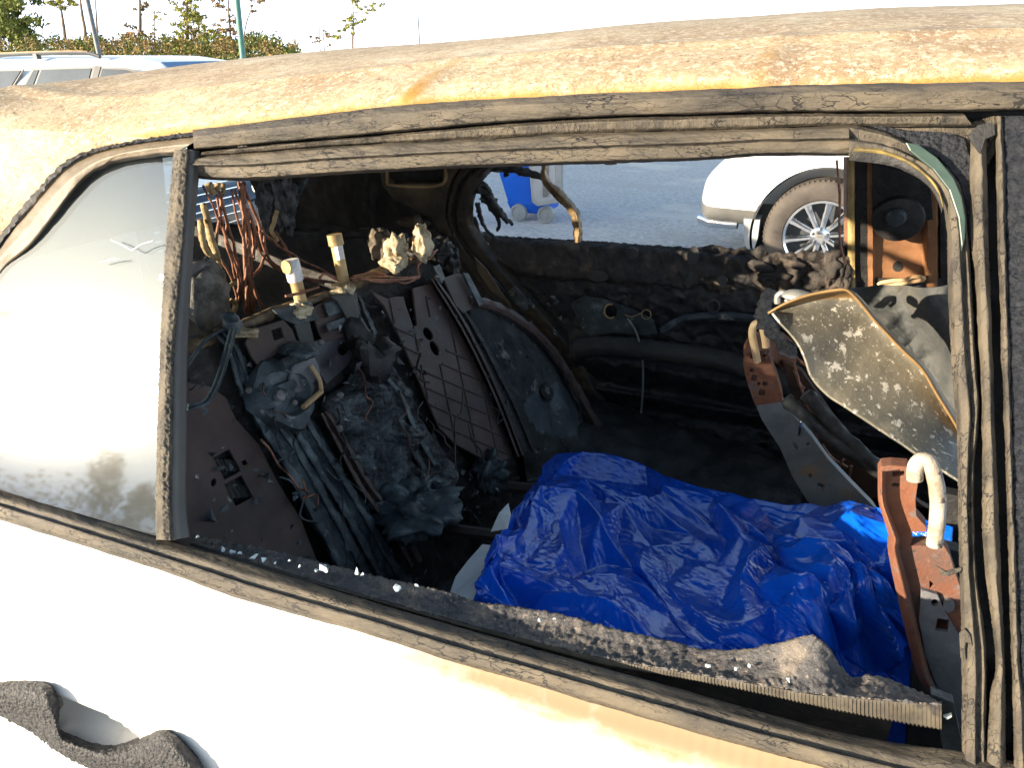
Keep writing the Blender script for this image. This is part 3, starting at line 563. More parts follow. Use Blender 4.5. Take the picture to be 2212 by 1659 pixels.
# far door: belt band, crumpled crust, inner panel
FB1 = [(1040, 500), (1092, 511), (1240, 518), (1337, 525), (1500, 536), (1651, 546), (1760, 553), (1800, 552), (1850, 560)]
FB2 = [(1075, 560), (1130, 588), (1240, 600), (1337, 606), (1500, 618), (1651, 628), (1760, 636), (1810, 640), (1850, 644)]
FB3 = [(1100, 600), (1180, 640), (1260, 655), (1400, 665), (1500, 668), (1651, 676), (1760, 684), (1810, 690), (1850, 694)]
rough = mk('rough sooted crust', [(0.35, (0.014, 0.013, 0.013)), (0.55, (0.038, 0.030, 0.025)), (0.72, (0.12, 0.085, 0.06))], 22, 0.7, bump=0.005, bscale=90)
fdoor = loft('far_rear_door', [P(YP(1.97), off(FB1, 0, 2)), P(YP(1.94), FB1), P(YP(1.925), mixp(FB1, FB2, .15)), P(YP(1.905), FB2), P(YP(1.93), off(FB2, 0, 14)), P(YP(1.92), FB3)], rough, car, n=420, sub=10, amp=0.005, sc=45, seed=5, disp=lambda p, a, b: min(1, max(0, (b - .45) * 3)) * (-.03 * abs(noise.noise(Vector((p.x * 16, 1, p.z * 22)))) + .02 * noise.noise(Vector((p.x * 40, 4, p.z * 40)))))
def fin(u, v):
    uu = 1050 + 1050 * u; vv = 600 + 620 * v
    p = atY(uu, vv, 1.92); d = 0.012 * fr(Vector((p.x * 9, 3, p.z * 9)), 4)
    # armrest roll, lower shelf, pressed recess
    def ridge(c, w, h): return h * math.exp(-((vv - c) / w) ** 2)
    arm = 742 + max(0, uu - 1250) * .17; d += ridge(arm + 30, 26, .035) * (1 if uu > 1240 else max(0, 1 - (1240 - uu) / 30)) * (1 / (1 + math.exp((uu - 1760) / 30)))
    d += ridge(arm + 92, 10, .02) - ridge(arm + 120, 16, .02) + ridge(690 + (uu - 1400) * .02, 6, .01) * (1 if 1480 < uu < 1800 else 0)
    d += 0.006 * fr(Vector((p.x * 40, 1, p.z * 40)), 3)
    return atY(uu, vv, 1.92 - d)
grid('door_inner_panel', fin, 260, 150, mk('sooted door panel', [(0.3, (0.006, 0.0065, 0.008)), (0.55, (0.014, 0.014, 0.016)), (0.72, (0.045, 0.043, 0.042))], 9, 0.55, bump=0.004, bscale=50, rvar=0.2), fdoor)
crust = MB()
for i in range(8):
    t = i / 7; u = 1640 + 190 * t + random.uniform(-8, 8); v = 565 + 55 * random.random() + 8 * t
    crust.blob(atY(u, v, 1.915), 0.012 + 0.008 * random.random(), 0.6, 40, 10, i, (1.8, .7, .8))
for (u, v, r) in [(1810, 550, .022), (1800, 570, .025), (1822, 580, .022), (1818, 600, .020), (1828, 560, .014), (1808, 622, .018), (1790, 600, .018), (1826, 612, .016)]: crust.blob(atY(u, v, 1.89), r, 0.8, 42, 18, u, (.8, .8, 1.4))
crust.build('char_crust', rough, fdoor, angle=None)
holes = MB()
for (u, v, a, b) in [(1365, 547, 11, 10), (1497, 552, 10, 16), (1240, 570, 6, 8), (1338, 590, 8, 5), (1415, 598, 7, 8), (1487, 610, 6, 10), (1290, 596, 20, 10), (1560, 605, 9, 8)]:
    c = atY(u, v, 1.893); s_ = 1.95 / 1640 * 1.25; holes.disc(c + Vector((0, .004, 0)), (0, -1, 0), 1, .004, 14, [(0, 0), (1e-4, 0)])
    mbp = [Vector((c.x + a * s_ * math.cos(k / 14 * 6.283) * (1 + .2 * noise.noise(Vector((k, u, 0)))), c.y, c.z + b * s_ * math.sin(k / 14 * 6.283))) for k in range(14)]
    poly('panel_hole', mbp, M['black'], fdoor, 0.003, bevel=0)
def ring(name, fn, u, v, r, w, mat, par, off_=0.0, ru=1.0, n=30, start=0, end=1):
    pts = [fn(u + r * ru * math.cos(2 * math.pi * (start + (end - start) * k / n)), v + r * math.sin(2 * math.pi * (start + (end - start) * k / n)), off_) for k in range(n + 1)]
    mb = MB(); mb.tube(pts, w, 7); return mb.build(name, mat, par)
pl = [(1232, 655), (1262, 640), (1300, 645), (1365, 668), (1410, 690), (1420, 720), (1390, 725), (1330, 718), (1275, 728), (1250, 700)]
poly('speaker_plate', P(YP(1.875), pl), M['sootgrey'], fdoor, 0.006, holes=[circ(YP(1.875), 1319, 672, 14, 15)])
ring('speaker_ring', YP(1.868), 1319, 672, 15, 0.0025, M['tan'], fdoor, 0, .9, 30, 0.15, .8)
ring('wire_loop', YP(1.865), 1396, 679, 10, 0.0016, M['tan'], fdoor)
ring('bolt_ring', YP(1.865), 1541, 661, 13, 0.0022, M['sootgrey'], fdoor)
mb = MB(); mb.tube(cr(P(YP(1.86), [(1350, 680), (1362, 684), (1376, 680), (1386, 676)]), 10), .0015, 6); mb.build('thin_wire', M['tan'], fdoor)
mb = MB(); mb.tube(cr(P(YP(1.84), [(1355, 688), (1375, 720), (1388, 780), (1388, 850), (1384, 900)]), 20), .003, 6); mb.build('hanging_cable', M['bluegrey'], fdoor)
mb = MB(); mb.tube(cr(P(YP(1.85), [(1246, 752), (1300, 748), (1360, 752), (1440, 760), (1540, 775), (1640, 806), (1700, 830)]), 40), [.028 + .006 * math.sin(i) * 0 for i in range(40)], 14, 0.12); mb.build('armrest_core', mk('sooted roll', [(0.35, (0.02, 0.019, 0.018)), (0.65, (0.05, 0.045, 0.04))], 12, 0.6, bump=0.003, bscale=60), fdoor)
mb = MB(); mb.tube(cr(P(YP(1.87), [(1430, 715), (1460, 695), (1500, 684), (1570, 682), (1640, 690), (1700, 705)]), 30), .010, 10, 0.2); mb.build('door_pull', M['sootgrey'], fdoor)
# far window rear opening ring (door flange) + seal rags
RG = [(1064, 352), (1040, 362), (1012, 385), (996, 420), (988, 455), (990, 490), (1006, 520), (1034, 555), (1072, 600), (1120, 655), (1165, 700), (1215, 765), (1250, 820), (1280, 880), (1300, 960), (1310, 1080)]
RO = [(1090, 340), (1066, 366), (1040, 392), (1026, 425), (1022, 455), (1026, 485), (1042, 510), (1070, 545), (1108, 588), (1155, 640), (1200, 690), (1250, 750), (1285, 810), (1312, 880), (1330, 960), (1340, 1080)]
RI = [(1030, 340), (1010, 352), (985, 380), (968, 415), (960, 455), (962, 495), (980, 535), (1010, 575), (1050, 625), (1095, 680), (1140, 730), (1190, 790), (1225, 845), (1255, 905), (1272, 980), (1282, 1080)]
def YM(u, v, o=0.0):
    Y = 1.86
    for _ in range(4):
        z = atY(u, v, Y).z; Y = 1.93 - max(0, z - BELT) * TT - o
    return atY(u, v, Y)
loft('far_door_flange', [P(YM, RI, -0.02), P(YM, RI, 0.02), P(YM, mixp(RI, RG, .5), 0.03), P(YM, mixp(RI, RG, .8), 0.015), P(YM, RG, 0.03), P(YM, mixp(RG, RO, .5), 0.035), P(YM, RO, 0.01), P(YM, RO, -0.05)], mk('sooted flange', [(0.35, (0.018, 0.016, 0.014)), (0.6, (0.05, 0.038, 0.025)), (0.72, (0.13, 0.085, 0.04))], 14, 0.55, bump=0.002, bscale=90), car, n=260, sub=4, amp=0.0025, sc=60)
rag = MB()
for i, q in enumerate([[(1060, 355), (1100, 362), (1140, 372), (1175, 385)], [(1032, 400), (1056, 425), (1078, 455), (1098, 480)], [(1040, 425), (1062, 450), (1078, 478), (1074, 498)], [(1030, 440), (1038, 470), (1050, 495), (1068, 512)], [(1022, 470), (1034, 500), (1056, 520), (1090, 540)], [(1078, 460), (1092, 470), (1108, 486)], [(1100, 350), (1120, 362), (1128, 372)], [(1092, 362), (1096, 376), (1090, 380)], [(1034, 395), (1050, 402), (1062, 420)]]):
    pts = cr(P(YM, q, 0.0), 26); rag.tube(pts, [(0.016 if i in (0, 1) else 0.008) * (1 - .5 * k / 25) for k in range(26)], 8, 0.9, i)
rag.build('melted_seal', M['soot'], car, angle=None)
# far quarter panel with rectangular opening (in the far side plane)
FQ = [(640, 345), (830, 345), (1030, 345), (1006, 365), (985, 395), (975, 440), (975, 490), (990, 540), (1040, 610), (1110, 690), (1190, 790), (1250, 900), (1285, 1100), (900, 1100), (560, 700), (560, 470)]
RGX = cr(P(YM, mixp(RI, RG, .3), 0.0), 120)
def FX0(z): return -1.64 if z > 1.0 else -2.1
def xring(z):
    for i in range(119):
        if RGX[i + 1].z <= z <= RGX[i].z: return RGX[i].x
    return RGX[0].x if z > RGX[0].z else RGX[-1].x
grid('far_quarter_panel', lambda u, v: Vector((FX0(.3 + 1.13 * v) + (xring(.3 + 1.13 * v) - FX0(.3 + 1.13 * v)) * u, 1.94 - max(0, .3 + 1.13 * v - BELT) * TT + 0.012 * fr(Vector((u * 9, v * 9, 2)), 4) , .3 + 1.13 * v)), 90, 110, mk('sooted inner panel', [(0.35, (0.008, 0.0075, 0.007)), (0.58, (0.022, 0.018, 0.014)), (0.75, (0.07, 0.052, 0.035))], 7, 0.6, bump=0.003, bscale=60, rvar=.15), car)
# cut the far window: panel only where X < ring; handled by separate window hole below
HB_ = [(833, 366), (848, 348), (960, 348), (957, 400), (850, 398), (836, 388)]
tanp = mk('smoked tan panel', [(0.35, (0.035, 0.028, 0.02)), (0.62, (0.11, 0.08, 0.045))], 12, 0.6, bump=0.002, bscale=90)
o = poly('trim_panel', P(YM, [(815, 340), (1012, 340), (992, 362), (972, 395), (962, 440), (960, 475), (975, 510), (950, 500), (925, 470), (890, 450), (850, 430), (826, 400)], 0.035), tanp, car, 0.012, holes=[P(YM, [(836, 352), (958, 350), (955, 396), (850, 398), (838, 386)], 0.035)], bevel=0.004)
mb = MB(); mb.tube(cr(P(YM, [(838, 340), (836, 384), (848, 400), (954, 398), (960, 345)], 0.037), 40), .004, 6); mb.build('trim_lip', M['tan'], car)
mb = MB(); mb.blob(YM(895, 480, .05), .03, .25, 30, 12, 1, (1.6, .7, .55)); mb.blob(YM(902, 478, .08), .014, .2, 30, 10, 2, (.9, 1, 1.5)); mb.build('retractor_cover', tanp, car)
mb = MB(); mb.tube(cr(P(YM, [(778, 496), (830, 492), (880, 498), (940, 494)], .06), 20), .006, 6, .4); mb.build('brace', M['soot'], car)
poly('bracket_plate', P(YP(1.78), [(1098, 628), (1112, 618), (1126, 632), (1138, 650), (1140, 668), (1130, 672), (1118, 660), (1104, 648)]), M['sootgrey'], car, 0.004, holes=[circ(YP(1.78), 1114, 636, 4)])
poly('bracket_plate', P(YP(1.80), [(1064, 598), (1090, 628), (1072, 650), (1066, 625)]), M['sootgrey'], car, 0.004)
poly('flange_tongue', P(YP(1.76), [(1025, 556), (1050, 580), (1080, 628), (1104, 660), (1060, 628), (1034, 590)]), tanp, car, 0.004)
# ---- far centre pillar
def pv(u): return [(u, 338), (u + 1, 480), (u + 2, 640), (u + 4, 760)]
fp_ = empty('x', BASE, None, None); bpy.data.objects.remove(fp_)
pil2 = loft('far_center_pillar', [P(YM, pv(1822), -.06), P(YM, pv(1822), -.01), P(YM, pv(1829), .015), P(YM, pv(1846), .02), P(YM, pv(1848), -.01), P(YM, pv(1870), -.012), P(YM, pv(1873), .012), P(YM, pv(1884), .014), P(YM, pv(1890), -.004), P(YM, pv(1915), -.012), P(YM, pv(1990), -.012), P(YM, pv(1998), .004), P(YM, pv(2003), .010), P(YM, pv(2022), .010), P(YM, pv(2030), -.02), P(YM, pv(2032), -.07)],
    M['tanrust'], car, n=80, sub=3, amp=0.0015, sc=40, angle=50)
poly('upper_anchor', P(YM, [(1884, 345), (1998, 345), (2012, 420), (2016, 474), (2000, 476), (1990, 470), (1968, 474), (1940, 466), (1918, 474), (1884, 450)], .02), M['soot'], pil2, .012)
poly('pillar_liner', P(YM, [(1848, 345), (1884, 345), (1884, 640), (1848, 640)], .004), M['soot'], pil2, .004)
mb = MB(); c = YM(1940, 474, .035); mb.disc(c, (0, -1, -.3), .05, .01, 24, [(0, .010), (.018, .012), (.050, .004), (.052, 0), (.052, -.01)]); mb.build('belt_anchor', M['soot'], pil2)
mb = MB(); mb.disc(YM(1936, 468, .05), (0, -1, -.3), .016, .01, 16, [(.020, 0), (.020, .006), (.015, .012), (0, .013)]); mb.build('anchor_bolt', M['sootgrey'], pil2)
poly('pillar_hole', circ(YM, 1939, 576, 11, 11, .0) if False else circ(YM, 1939, 576, 11, 11, -.004), M['black'], pil2, .004, bevel=0)
mb = MB(); mb.tube(cr(P(YM, [(1898, 616), (1912, 618), (1950, 612), (1985, 606), (1996, 603), (1990, 598), (1972, 598), (1955, 604), (1930, 606), (1905, 610), (1897, 615)], .04), 60), .0045, 8); mb.build('belt_loop', M['tanhoop'], pil2)
loft('pillar_edge', [P(YM, pv(1830), .020), P(YM, pv(1838), .026), P(YM, pv(1845), .024)], mk('golden scorched edge', [(0.4, (0.25, 0.18, 0.07)), (0.6, (0.42, 0.31, 0.14))], 30, .6, bump=.001), pil2, n=60, sub=3, amp=.001, sc=80)
poly('pillar_rear_strip', P(YM, [(2030, 380), (2044, 400), (2050, 470), (2052, 640), (2032, 640)], .0), M['soot'], pil2, .02)
# ---- hanging belt, char, wire in the far window
loft('hanging_strap', [P(YP(1.72), [(1170, 350), (1168, 372), (1172, 395), (1190, 418), (1212, 440), (1230, 462), (1238, 490), (1240, 524)]), P(YP(1.70), [(1177, 350), (1176, 374), (1182, 392), (1202, 412), (1222, 434), (1242, 456), (1250, 490), (1251, 524)]), P(YP(1.72), [(1186, 350), (1184, 376), (1194, 392), (1214, 410), (1232, 430), (1250, 454), (1258, 490), (1258, 522)])],
    mk('scorched strap', [(0.35, (0.07, 0.045, 0.02)), (0.6, (0.30, 0.20, 0.10))], 30, 0.45, bump=0.003, bscale=90, stretch=(1, 1, .3)), car, n=120, sub=6, amp=0.003, sc=60).modifiers.new('t', 'SOLIDIFY').thickness = .003
mb = MB(); mb.tube(cr(P(NP, [(1300, 342), (1312, 351), (1332, 353)], -.03), 14), [.003 * (1 - k / 14) + .0004 for k in range(14)], 6, .5); mb.build('char_sliver', M['soot'], door)
mb = MB(); mb.tube(cr(P(YP(1.55), [(1808, 345), (1812, 400), (1814, 440), (1813, 500), (1818, 540), (1828, 570)]), 40), .0022, 6, .5); mb.tube(cr(P(YP(1.55), [(1811, 385), (1815, 420), (1812, 460), (1815, 500), (1811, 520)]), 40), .0018, 6, .5); mb.build('hanging_wire', M['copper'], car)

# ================================================================== REAR SEAT FRAME (seatback plane)
def seatf(u, v):
    A = SBt[min(int(u * 99), 99)]; B = SBb[min(int(u * 99), 99)]; p = A.lerp(B, v)
    d = 0.010 * fr(Vector((p.y * 14, p.z * 14, 1)), 4) + 0.004 * fr(Vector((p.y * 50, p.z * 50, 4)), 3)
    return p + SN * d
SBt = cr(P(SB, [(340, 785), (405, 748), (480, 705), (560, 680), (640, 655), (745, 622), (860, 580), (950, 560), (1010, 630), (1080, 690), (1160, 770), (1230, 860), (1290, 960)], -.012), 100)
SBb = cr(P(SB, [(330, 1250), (500, 1330), (640, 1400), (760, 1440), (860, 1400), (930, 1330), (980, 1250), (1010, 1200), (1050, 1140), (1100, 1110), (1150, 1090), (1220, 1070), (1290, 1040)], -.012), 100)
seat = grid('rear_seat', seatf, 200, 160, mk('sooted seat shell', [(0.3, (0.018, 0.018, 0.02)), (0.55, (0.05, 0.047, 0.046)), (0.75, (0.11, 0.10, 0.095))], 10, 0.6, bump=0.004, bscale=50, rvar=.15), car)
def plate(name, pts, mat, o=0.012, th=0.004, holes=(), bevel=.0012): return poly(name, P(SB, pts, o), mat, seat, th, holes=[P(SB, h, o) if not isinstance(h[0], Vector) else h for h in holes], bevel=bevel)
def hc(u, v, a, b=None, sq=False, rot=0, o=0.012): return circ(SB, u, v, a, b, o, 14, sq, rot)
plate('seat_side_panel', [(340, 830), (405, 826), (455, 835), (490, 860), (510, 905), (560, 960), (600, 1040), (650, 1120), (720, 1300), (740, 1380), (600, 1380), (340, 1230)], M['brown'], .006, .004,
      holes=[hc(491, 1003, 26, 20, True, 62, .006), hc(516, 1060, 26, 21, True, 62, .006), hc(529, 999, 5, 5, True, 60, .006), hc(462, 1042, 5, 9, False, 20, .006)])
for c_ in ((490, 1003), (516, 1060)):
    mb = MB()
    for k in range(6): mb.tube([SB(c_[0] - 24 + 9 * k, c_[1] - 10, -.004), SB(c_[0] - 10 + 9 * k, c_[1] + 16, -.004)], .003, 6, .6, k)
    mb.build('mesh_remnant', M['soot'], seat)
chan = mk('steel channel', [(0.3, (0.018, 0.024, 0.030)), (0.52, (0.036, 0.047, 0.055)), (0.68, (0.11, 0.14, 0.15))], 16, 0.5, metal=.25, bump=0.004, bscale=70, rvar=.2, patch=[(22, 0.62, 0.68, (0.36, 0.36, 0.32))])
def channel(name, pts, w, h, mat, n=90, o=.008, amp=.002):
    L = []; m = len(pts)
    for i in range(m):
        a = Vector(pts[max(i - 1, 0)]); b = Vector(pts[min(i + 1, m - 1)]); d = (b - a).normalized(); nn = Vector((d.y, -d.x)); wi = w[i] if isinstance(w, (list, tuple)) else w; L.append((Vector(pts[i]), nn * wi))
    rows = []
    for t, hh in ((-1, 0), (-.8, h), (-.35, h * 1.05), (-.25, h * .55), (.25, h * .55), (.35, h * 1.05), (.8, h), (1, 0)):
        rows.append([SB(p.x + n_.x * t, p.y + n_.y * t, o + hh) for p, n_ in L])
    return loft(name, rows, mat, seat, n=n, sub=3, amp=amp, sc=60)
channel('seat_channel', [(470, 712), (505, 760), (530, 830), (575, 900), (640, 1000), (700, 1110), (760, 1220), (830, 1370)], [12, 16, 20, 26, 30, 34, 36, 40], .013, chan, amp=.004)
channel('seat_channel', [(630, 880), (665, 940), (720, 1030), (780, 1130), (830, 1220), (900, 1330)], [20, 26, 28, 30, 30, 34], .017, chan, amp=.004)
channel('seat_channel', [(700, 890), (740, 960), (790, 1050), (850, 1130), (900, 1220)], [10, 14, 16, 16, 16], .02, M['brown'])
channel('seat_channel', [(770, 640), (800, 720), (850, 820), (905, 930), (960, 1010)], [10, 14, 14, 14, 16], .012, chan, amp=.004)
channel('seat_channel', [(800, 800), (850, 850), (890, 940), (930, 1010)], [12, 20, 20, 22], .028, M['sootgrey'])
plate('hole_plate', [(540, 712), (580, 700), (612, 690), (632, 712), (642, 740), (600, 762), (560, 790), (545, 772), (530, 740)], M['brown'], .028, .004, [hc(600, 721, 11, 11, True, -18, .028)])
plate('upper_plate', [(590, 668), (650, 655), (672, 650), (690, 690), (640, 700), (612, 690)], M['sootgrey'], .02, .004)
plate('upper_plate', [(672, 665), (720, 640), (760, 635), (782, 700), (760, 722), (700, 740), (690, 720)], M['brown'], .016, .004, [hc(735, 700, 10, 14, False, 30, .016)])
plate('upper_plate', [(700, 655), (745, 640), (752, 668), (710, 684)], chan, .024, .006)
plate('upper_plate', [(704, 700), (752, 682), (757, 698), (710, 716)], chan, .026, .008)
plate('upper_plate', [(672, 740), (720, 722), (775, 702), (782, 730), (750, 790), (705, 830), (690, 800)], mk('smoky steel', [(0.3, (0.03, 0.03, 0.035)), (0.6, (0.08, 0.075, 0.085))], 14, .5), .010, .004, [hc(742, 752, 12, 16, False, 25, .010)])
plate('dark_slot', [(636, 700), (668, 690), (685, 760), (688, 830), (672, 800), (655, 760)], M['black'], .019, .003)
plate('dark_slot', [(712, 640), (772, 630), (778, 700), (765, 712), (728, 650)], M['black'], .029, .003)
# recliner box and round mechanism
plate('recliner_box', [(632, 782), (650, 768), (676, 760), (690, 790), (694, 810), (668, 840), (640, 850), (622, 820)], mk('violet grey steel', [(0.3, (0.05, 0.05, 0.06)), (0.6, (0.12, 0.115, 0.13))], 14, .5, metal=.2, bump=.001), .040, .014, bevel=.003)
mb = MB(); mb.tube(cr(P(SB, [(606, 790), (640, 775), (675, 762)], .050), 12), .008, 8, .3); mb.blob(SB(645, 757, .05), .022, .3, 40, 9, 3, (1.5, 1, .5)); mb.build('mechanism_link', chan, seat)
mb = MB(); mb.disc(SB(600, 855, .02), SN, .05, .03, 28, [(.058, 0), (.055, .016), (.040, .022), (.036, .014), (.022, .016), (.020, .024), (0, .024)]); mb.rough(.014, 30); mb.build('recliner_disc', M['sootgrey'], seat)
mb = MB(); mb.disc(SB(600, 857, .045), SN, .008, .008, 10); mb.build('bolt', M['ash'], seat)
mb = MB(); mb.tube(P(SB, [(694, 846), (655, 880)], .045), .0045, 6); mb.tube(cr(P(SB, [(672, 790), (690, 820), (694, 846)], .045), 8), .0035, 6); mb.build('linkage_strip', M['tan'], seat)
for (u, v, s_) in [(790, 724, 8), (694, 738, 6), (735, 852, 6), (537, 842, 5), (734, 927, 6), (783, 716, 5), (636, 870, 5)]:
    mb = MB(); mb.blob(SB(u, v, .04), .0009 * s_, .4, 60, 7, u); mb.build('metal_fleck', M['ash'], seat)
mb = MB(); mb.blob(SB(500, 700, .03), .016, .5, 60, 8, 5); mb.build('clamp', M['sootgrey'], seat)
# thin cable loop at the near end
mb = MB(); mb.tube(cr(P(SB, [(500, 712), (492, 740), (478, 790), (460, 840), (440, 868), (405, 876)], .05), 30), .0028, 7, .3); mb.tube(cr(P(SB, [(508, 712), (500, 745), (484, 800), (466, 846), (446, 872), (405, 884)], .056), 30), .002, 7, .3); mb.build('cable_loop', M['sootgrey'], seat)
mb = MB(); mb.tube(cr(P(SB, [(405, 790), (440, 740), (480, 712), (520, 705)], .03), 14), .003, 7, .4); mb.build('cable_loop', M['sootgrey'], seat)
# melted foam lump
def lump(u, v):
    T = LT[min(int(u * 59), 59)]; B = LB[min(int(u * 59), 59)]; p = T.lerp(B, v); e = max(0.0, math.sin(math.pi * min(max(u, 0), 1)) * math.sin(math.pi * min(max(v, 0), 1))) ** .35
    f1 = fr(Vector((p.y * 24, p.x * 24, p.z * 24)), 5); f2 = abs(fr(Vector((p.y * 60, p.x * 60 + 5, p.z * 60)), 4))
    return p + SN * (e * (.038 + .022 * f1 - .014 * f2))
LT = cr(P(SB, [(692, 880), (705, 855), (745, 830), (765, 792), (795, 782), (830, 800), (862, 830), (885, 880), (910, 930), (960, 990), (985, 1020)], .0), 60)
LB = cr(P(SB, [(700, 900), (725, 940), (745, 990), (770, 1030), (800, 1060), (835, 1100), (870, 1110), (900, 1120), (930, 1110), (960, 1080), (985, 1040)], .0), 60)
grid('melted_foam', lump, 150, 110, mk('melted foam', [(0.3, (0.018, 0.02, 0.022)), (0.5, (0.05, 0.055, 0.06)), (0.66, (0.16, 0.175, 0.18))], 26, 0.45, bump=.004, bscale=110, rvar=.2, patch=[(30, .6, .68, (0.24, 0.25, 0.24))]), seat)
mb = MB(); mb.blob(SB(800, 770, .03), .05, .6, 25, 14, 9, (1, .8, 1.1)); mb.build('melted_foam', M['soot'], seat)
for (u, v, o_, r, s_) in ((890, 1100, .05, .05, (1.3, 1.2, .6)), (1060, 1020, .02, .035, (1, 1, 1)), (930, 1075, .04, .03, (1, 1, 1))):
    mb = MB(); mb.blob(SB(u, v, o_), r, .8, 50, 20, u, s_); mb.build('ash_heap', M['sootgrey'], seat, angle=None)
for q in ([(940, 1060), (960, 1050), (985, 1060), (970, 1085), (950, 1105), (938, 1095)], [(915, 1105), (935, 1098), (945, 1110), (930, 1130), (905, 1135)]):
    plate('orange_scrap', q, mk('orange scrap', [(0.4, (0.25, 0.07, 0.02)), (0.6, (0.4, 0.13, 0.04))], 40, .7, bump=.003, bscale=120), .06, .004)
# lattice stamped panel
LP = [(800, 628), (838, 645), (855, 640), (872, 640), (878, 662), (893, 705), (901, 702), (896, 660), (892, 622), (931, 612), (948, 640), (985, 700), (1020, 770), (1060, 850), (1110, 985), (1085, 1005), (1040, 990), (985, 960), (950, 925), (905, 820), (860, 720), (830, 660)]
plate('lattice_panel', LP, M['brown'], .022, .005, [hc(925, 721, 9, 15, False, -30, .022), hc(939, 752, 8, 17, False, -25, .022)])
def inpoly(x, y, L):
    c = False
    for i in range(len(L)):
        x0, y0 = L[i]; x1, y1 = L[i - 1]
        if (y0 > y) != (y1 > y) and x < (x1 - x0) * (y - y0) / (y1 - y0) + x0: c = not c
    return c
mb = MB()
def groove(a, b):
    n = 50; cur = []
    for i in range(n + 1):
        x = a[0] + (b[0] - a[0]) * i / n; y = a[1] + (b[1] - a[1]) * i / n
        if inpoly(x, y, LP) and not (905 < x < 960 and 690 < y < 785): cur.append(SB(x, y, .0225))
        else:
            if len(cur) > 2: mb.tube(cur, .0022, 6)
            cur = []
    if len(cur) > 2: mb.tube(cur, .0022, 6)
for k in range(14): groove((790 + k * 6, 680 + k * 36), (1150 + k * 6, 838 + k * 36))
for k in range(9): groove((800 + k * 40, 640), (870 + k * 42, 1010)) if k else None
mb.build('lattice_rib', mk('lattice rib', [(0.4, (0.035, 0.022, 0.02)), (0.6, (0.05, 0.032, 0.028))], 20, .6), seat)
channel('seat_rail', [(935, 600), (975, 660), (1010, 720), (1050, 800), (1085, 880), (1125, 985)], [6, 9, 9, 9, 9, 9], .03, M['brown'], amp=.001)
channel('seat_rail', [(955, 610), (1000, 680), (1040, 750), (1075, 820), (1110, 890), (1145, 975)], [12, 12, 14, 16, 16, 16], .012, M['soot'], amp=.002)
plate('flap_plate', [(958, 600), (985, 590), (1000, 592), (1030, 662), (1002, 676), (985, 660)], M['brown'], .035, .005)
plate('flap_plate', [(1000, 588), (1012, 590), (1046, 655), (1036, 662)], chan, .048, .006)
plate('flap_plate', [(936, 575), (950, 570), (962, 600), (955, 612)], chan, .05, .006)
def gp(u, v):
    A = GA[min(int(v * 59), 59)]; B = GB[min(int(v * 59), 59)]; p = A.lerp(B, u); d = .016 * math.sin(math.pi * u) + .008 * fr(Vector((p.y * 12, p.z * 12, 8)), 4) - .02 * math.exp(-(((u - .52) / .1) ** 2 + ((v - .62) / .06) ** 2))
    return p + SN * d
GA = cr(P(SB, [(1004, 652), (1015, 690), (1035, 740), (1060, 810), (1100, 900), (1130, 990), (1140, 1040)], .006), 60)
GB = cr(P(SB, [(1020, 648), (1070, 668), (1140, 712), (1190, 765), (1236, 836), (1285, 925), (1300, 1010)], .006), 60)
grid('wheel_house_panel', gp, 90, 120, mk('ash flecked steel', [(0.3, (0.025, 0.03, 0.034)), (0.55, (0.065, 0.075, 0.08)), (0.72, (0.15, 0.16, 0.16))], 9, 0.5, bump=.002, bscale=60, rvar=.2, patch=[(13, .6, .66, (0.34, 0.34, 0.32))]), seat)
mb = MB(); mb.tube(cr(P(SB, [(1010, 650), (1070, 664), (1140, 706), (1195, 762), (1240, 832), (1290, 922)], .03), 40), .012, 8, .4); mb.build('seat_rail', M['brown'], seat)
mb = MB(); mb.disc(SB(1180, 845, .012), SN, .02, .008, 16, [(.026, 0), (.022, .008), (.014, .006), (.012, -.004), (0, -.004)]); mb.build('bolt_boss', M['soot'], seat)
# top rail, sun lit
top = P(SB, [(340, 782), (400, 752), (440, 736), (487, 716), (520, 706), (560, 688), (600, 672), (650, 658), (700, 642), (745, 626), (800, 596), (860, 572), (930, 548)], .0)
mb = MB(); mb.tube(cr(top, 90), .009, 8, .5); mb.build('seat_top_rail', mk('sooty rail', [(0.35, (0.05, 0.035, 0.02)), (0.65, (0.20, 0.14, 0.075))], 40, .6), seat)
# headrest posts
def post(b, t, Y0, capn):
    A = SB(*b, .0); B = atY(t[0], t[1], A.y); d = (B - A); 
    mb = MB(); mb.tube([A - d * .15, A, A + d * .62], .0105, 12, .04); o = mb.build('headrest_post', M['post'], seat)
    if capn: mb = MB(); mb.tube([A + d * .52, A + d * .56, A + d * .98, A + d], [.011, .013, .013, .012], 14, .03); mb.build('post_cap', M['white'], seat); \
        poly('cap_hole', [A + d * .88 + Vector((.010 * math.cos(k) , -.016, .012 * math.sin(k))) for k in [i * .785 for i in range(8)]], M['post'], seat, .002, bevel=0)
    else:
        mb = MB(); mb.tube([A + d * .5, A + d * .78, A + d * .8, A + d], [.0105, .0105, .0135, .0135], 14, .05); mb.build('post_cap', M['post'], seat)
        mb = MB(); mb.tube([A + d * .55 + Vector((.007, -.006, 0)), A + d * .8 + Vector((.007, -.006, 0))], .007, 10, .5); mb.build('post_sleeve', M['white'], seat)
post((652, 660), (628, 560), 0, True); post((745, 618), (722, 506), 0, False)
for L_ in ([(650, 668, .014), (640, 676, .010), (662, 672, .010), (646, 682, .009)], [(742, 622, .013), (732, 628, .010), (754, 620, .009)]):
  mb = MB()
  for (u, v, r) in L_: mb.blob(SB(u, v, .016), r, .8, 90, 9, u, (1.4, 1.2, .7))
  mb.build('foam_residue', M['cream'], seat, angle=None)
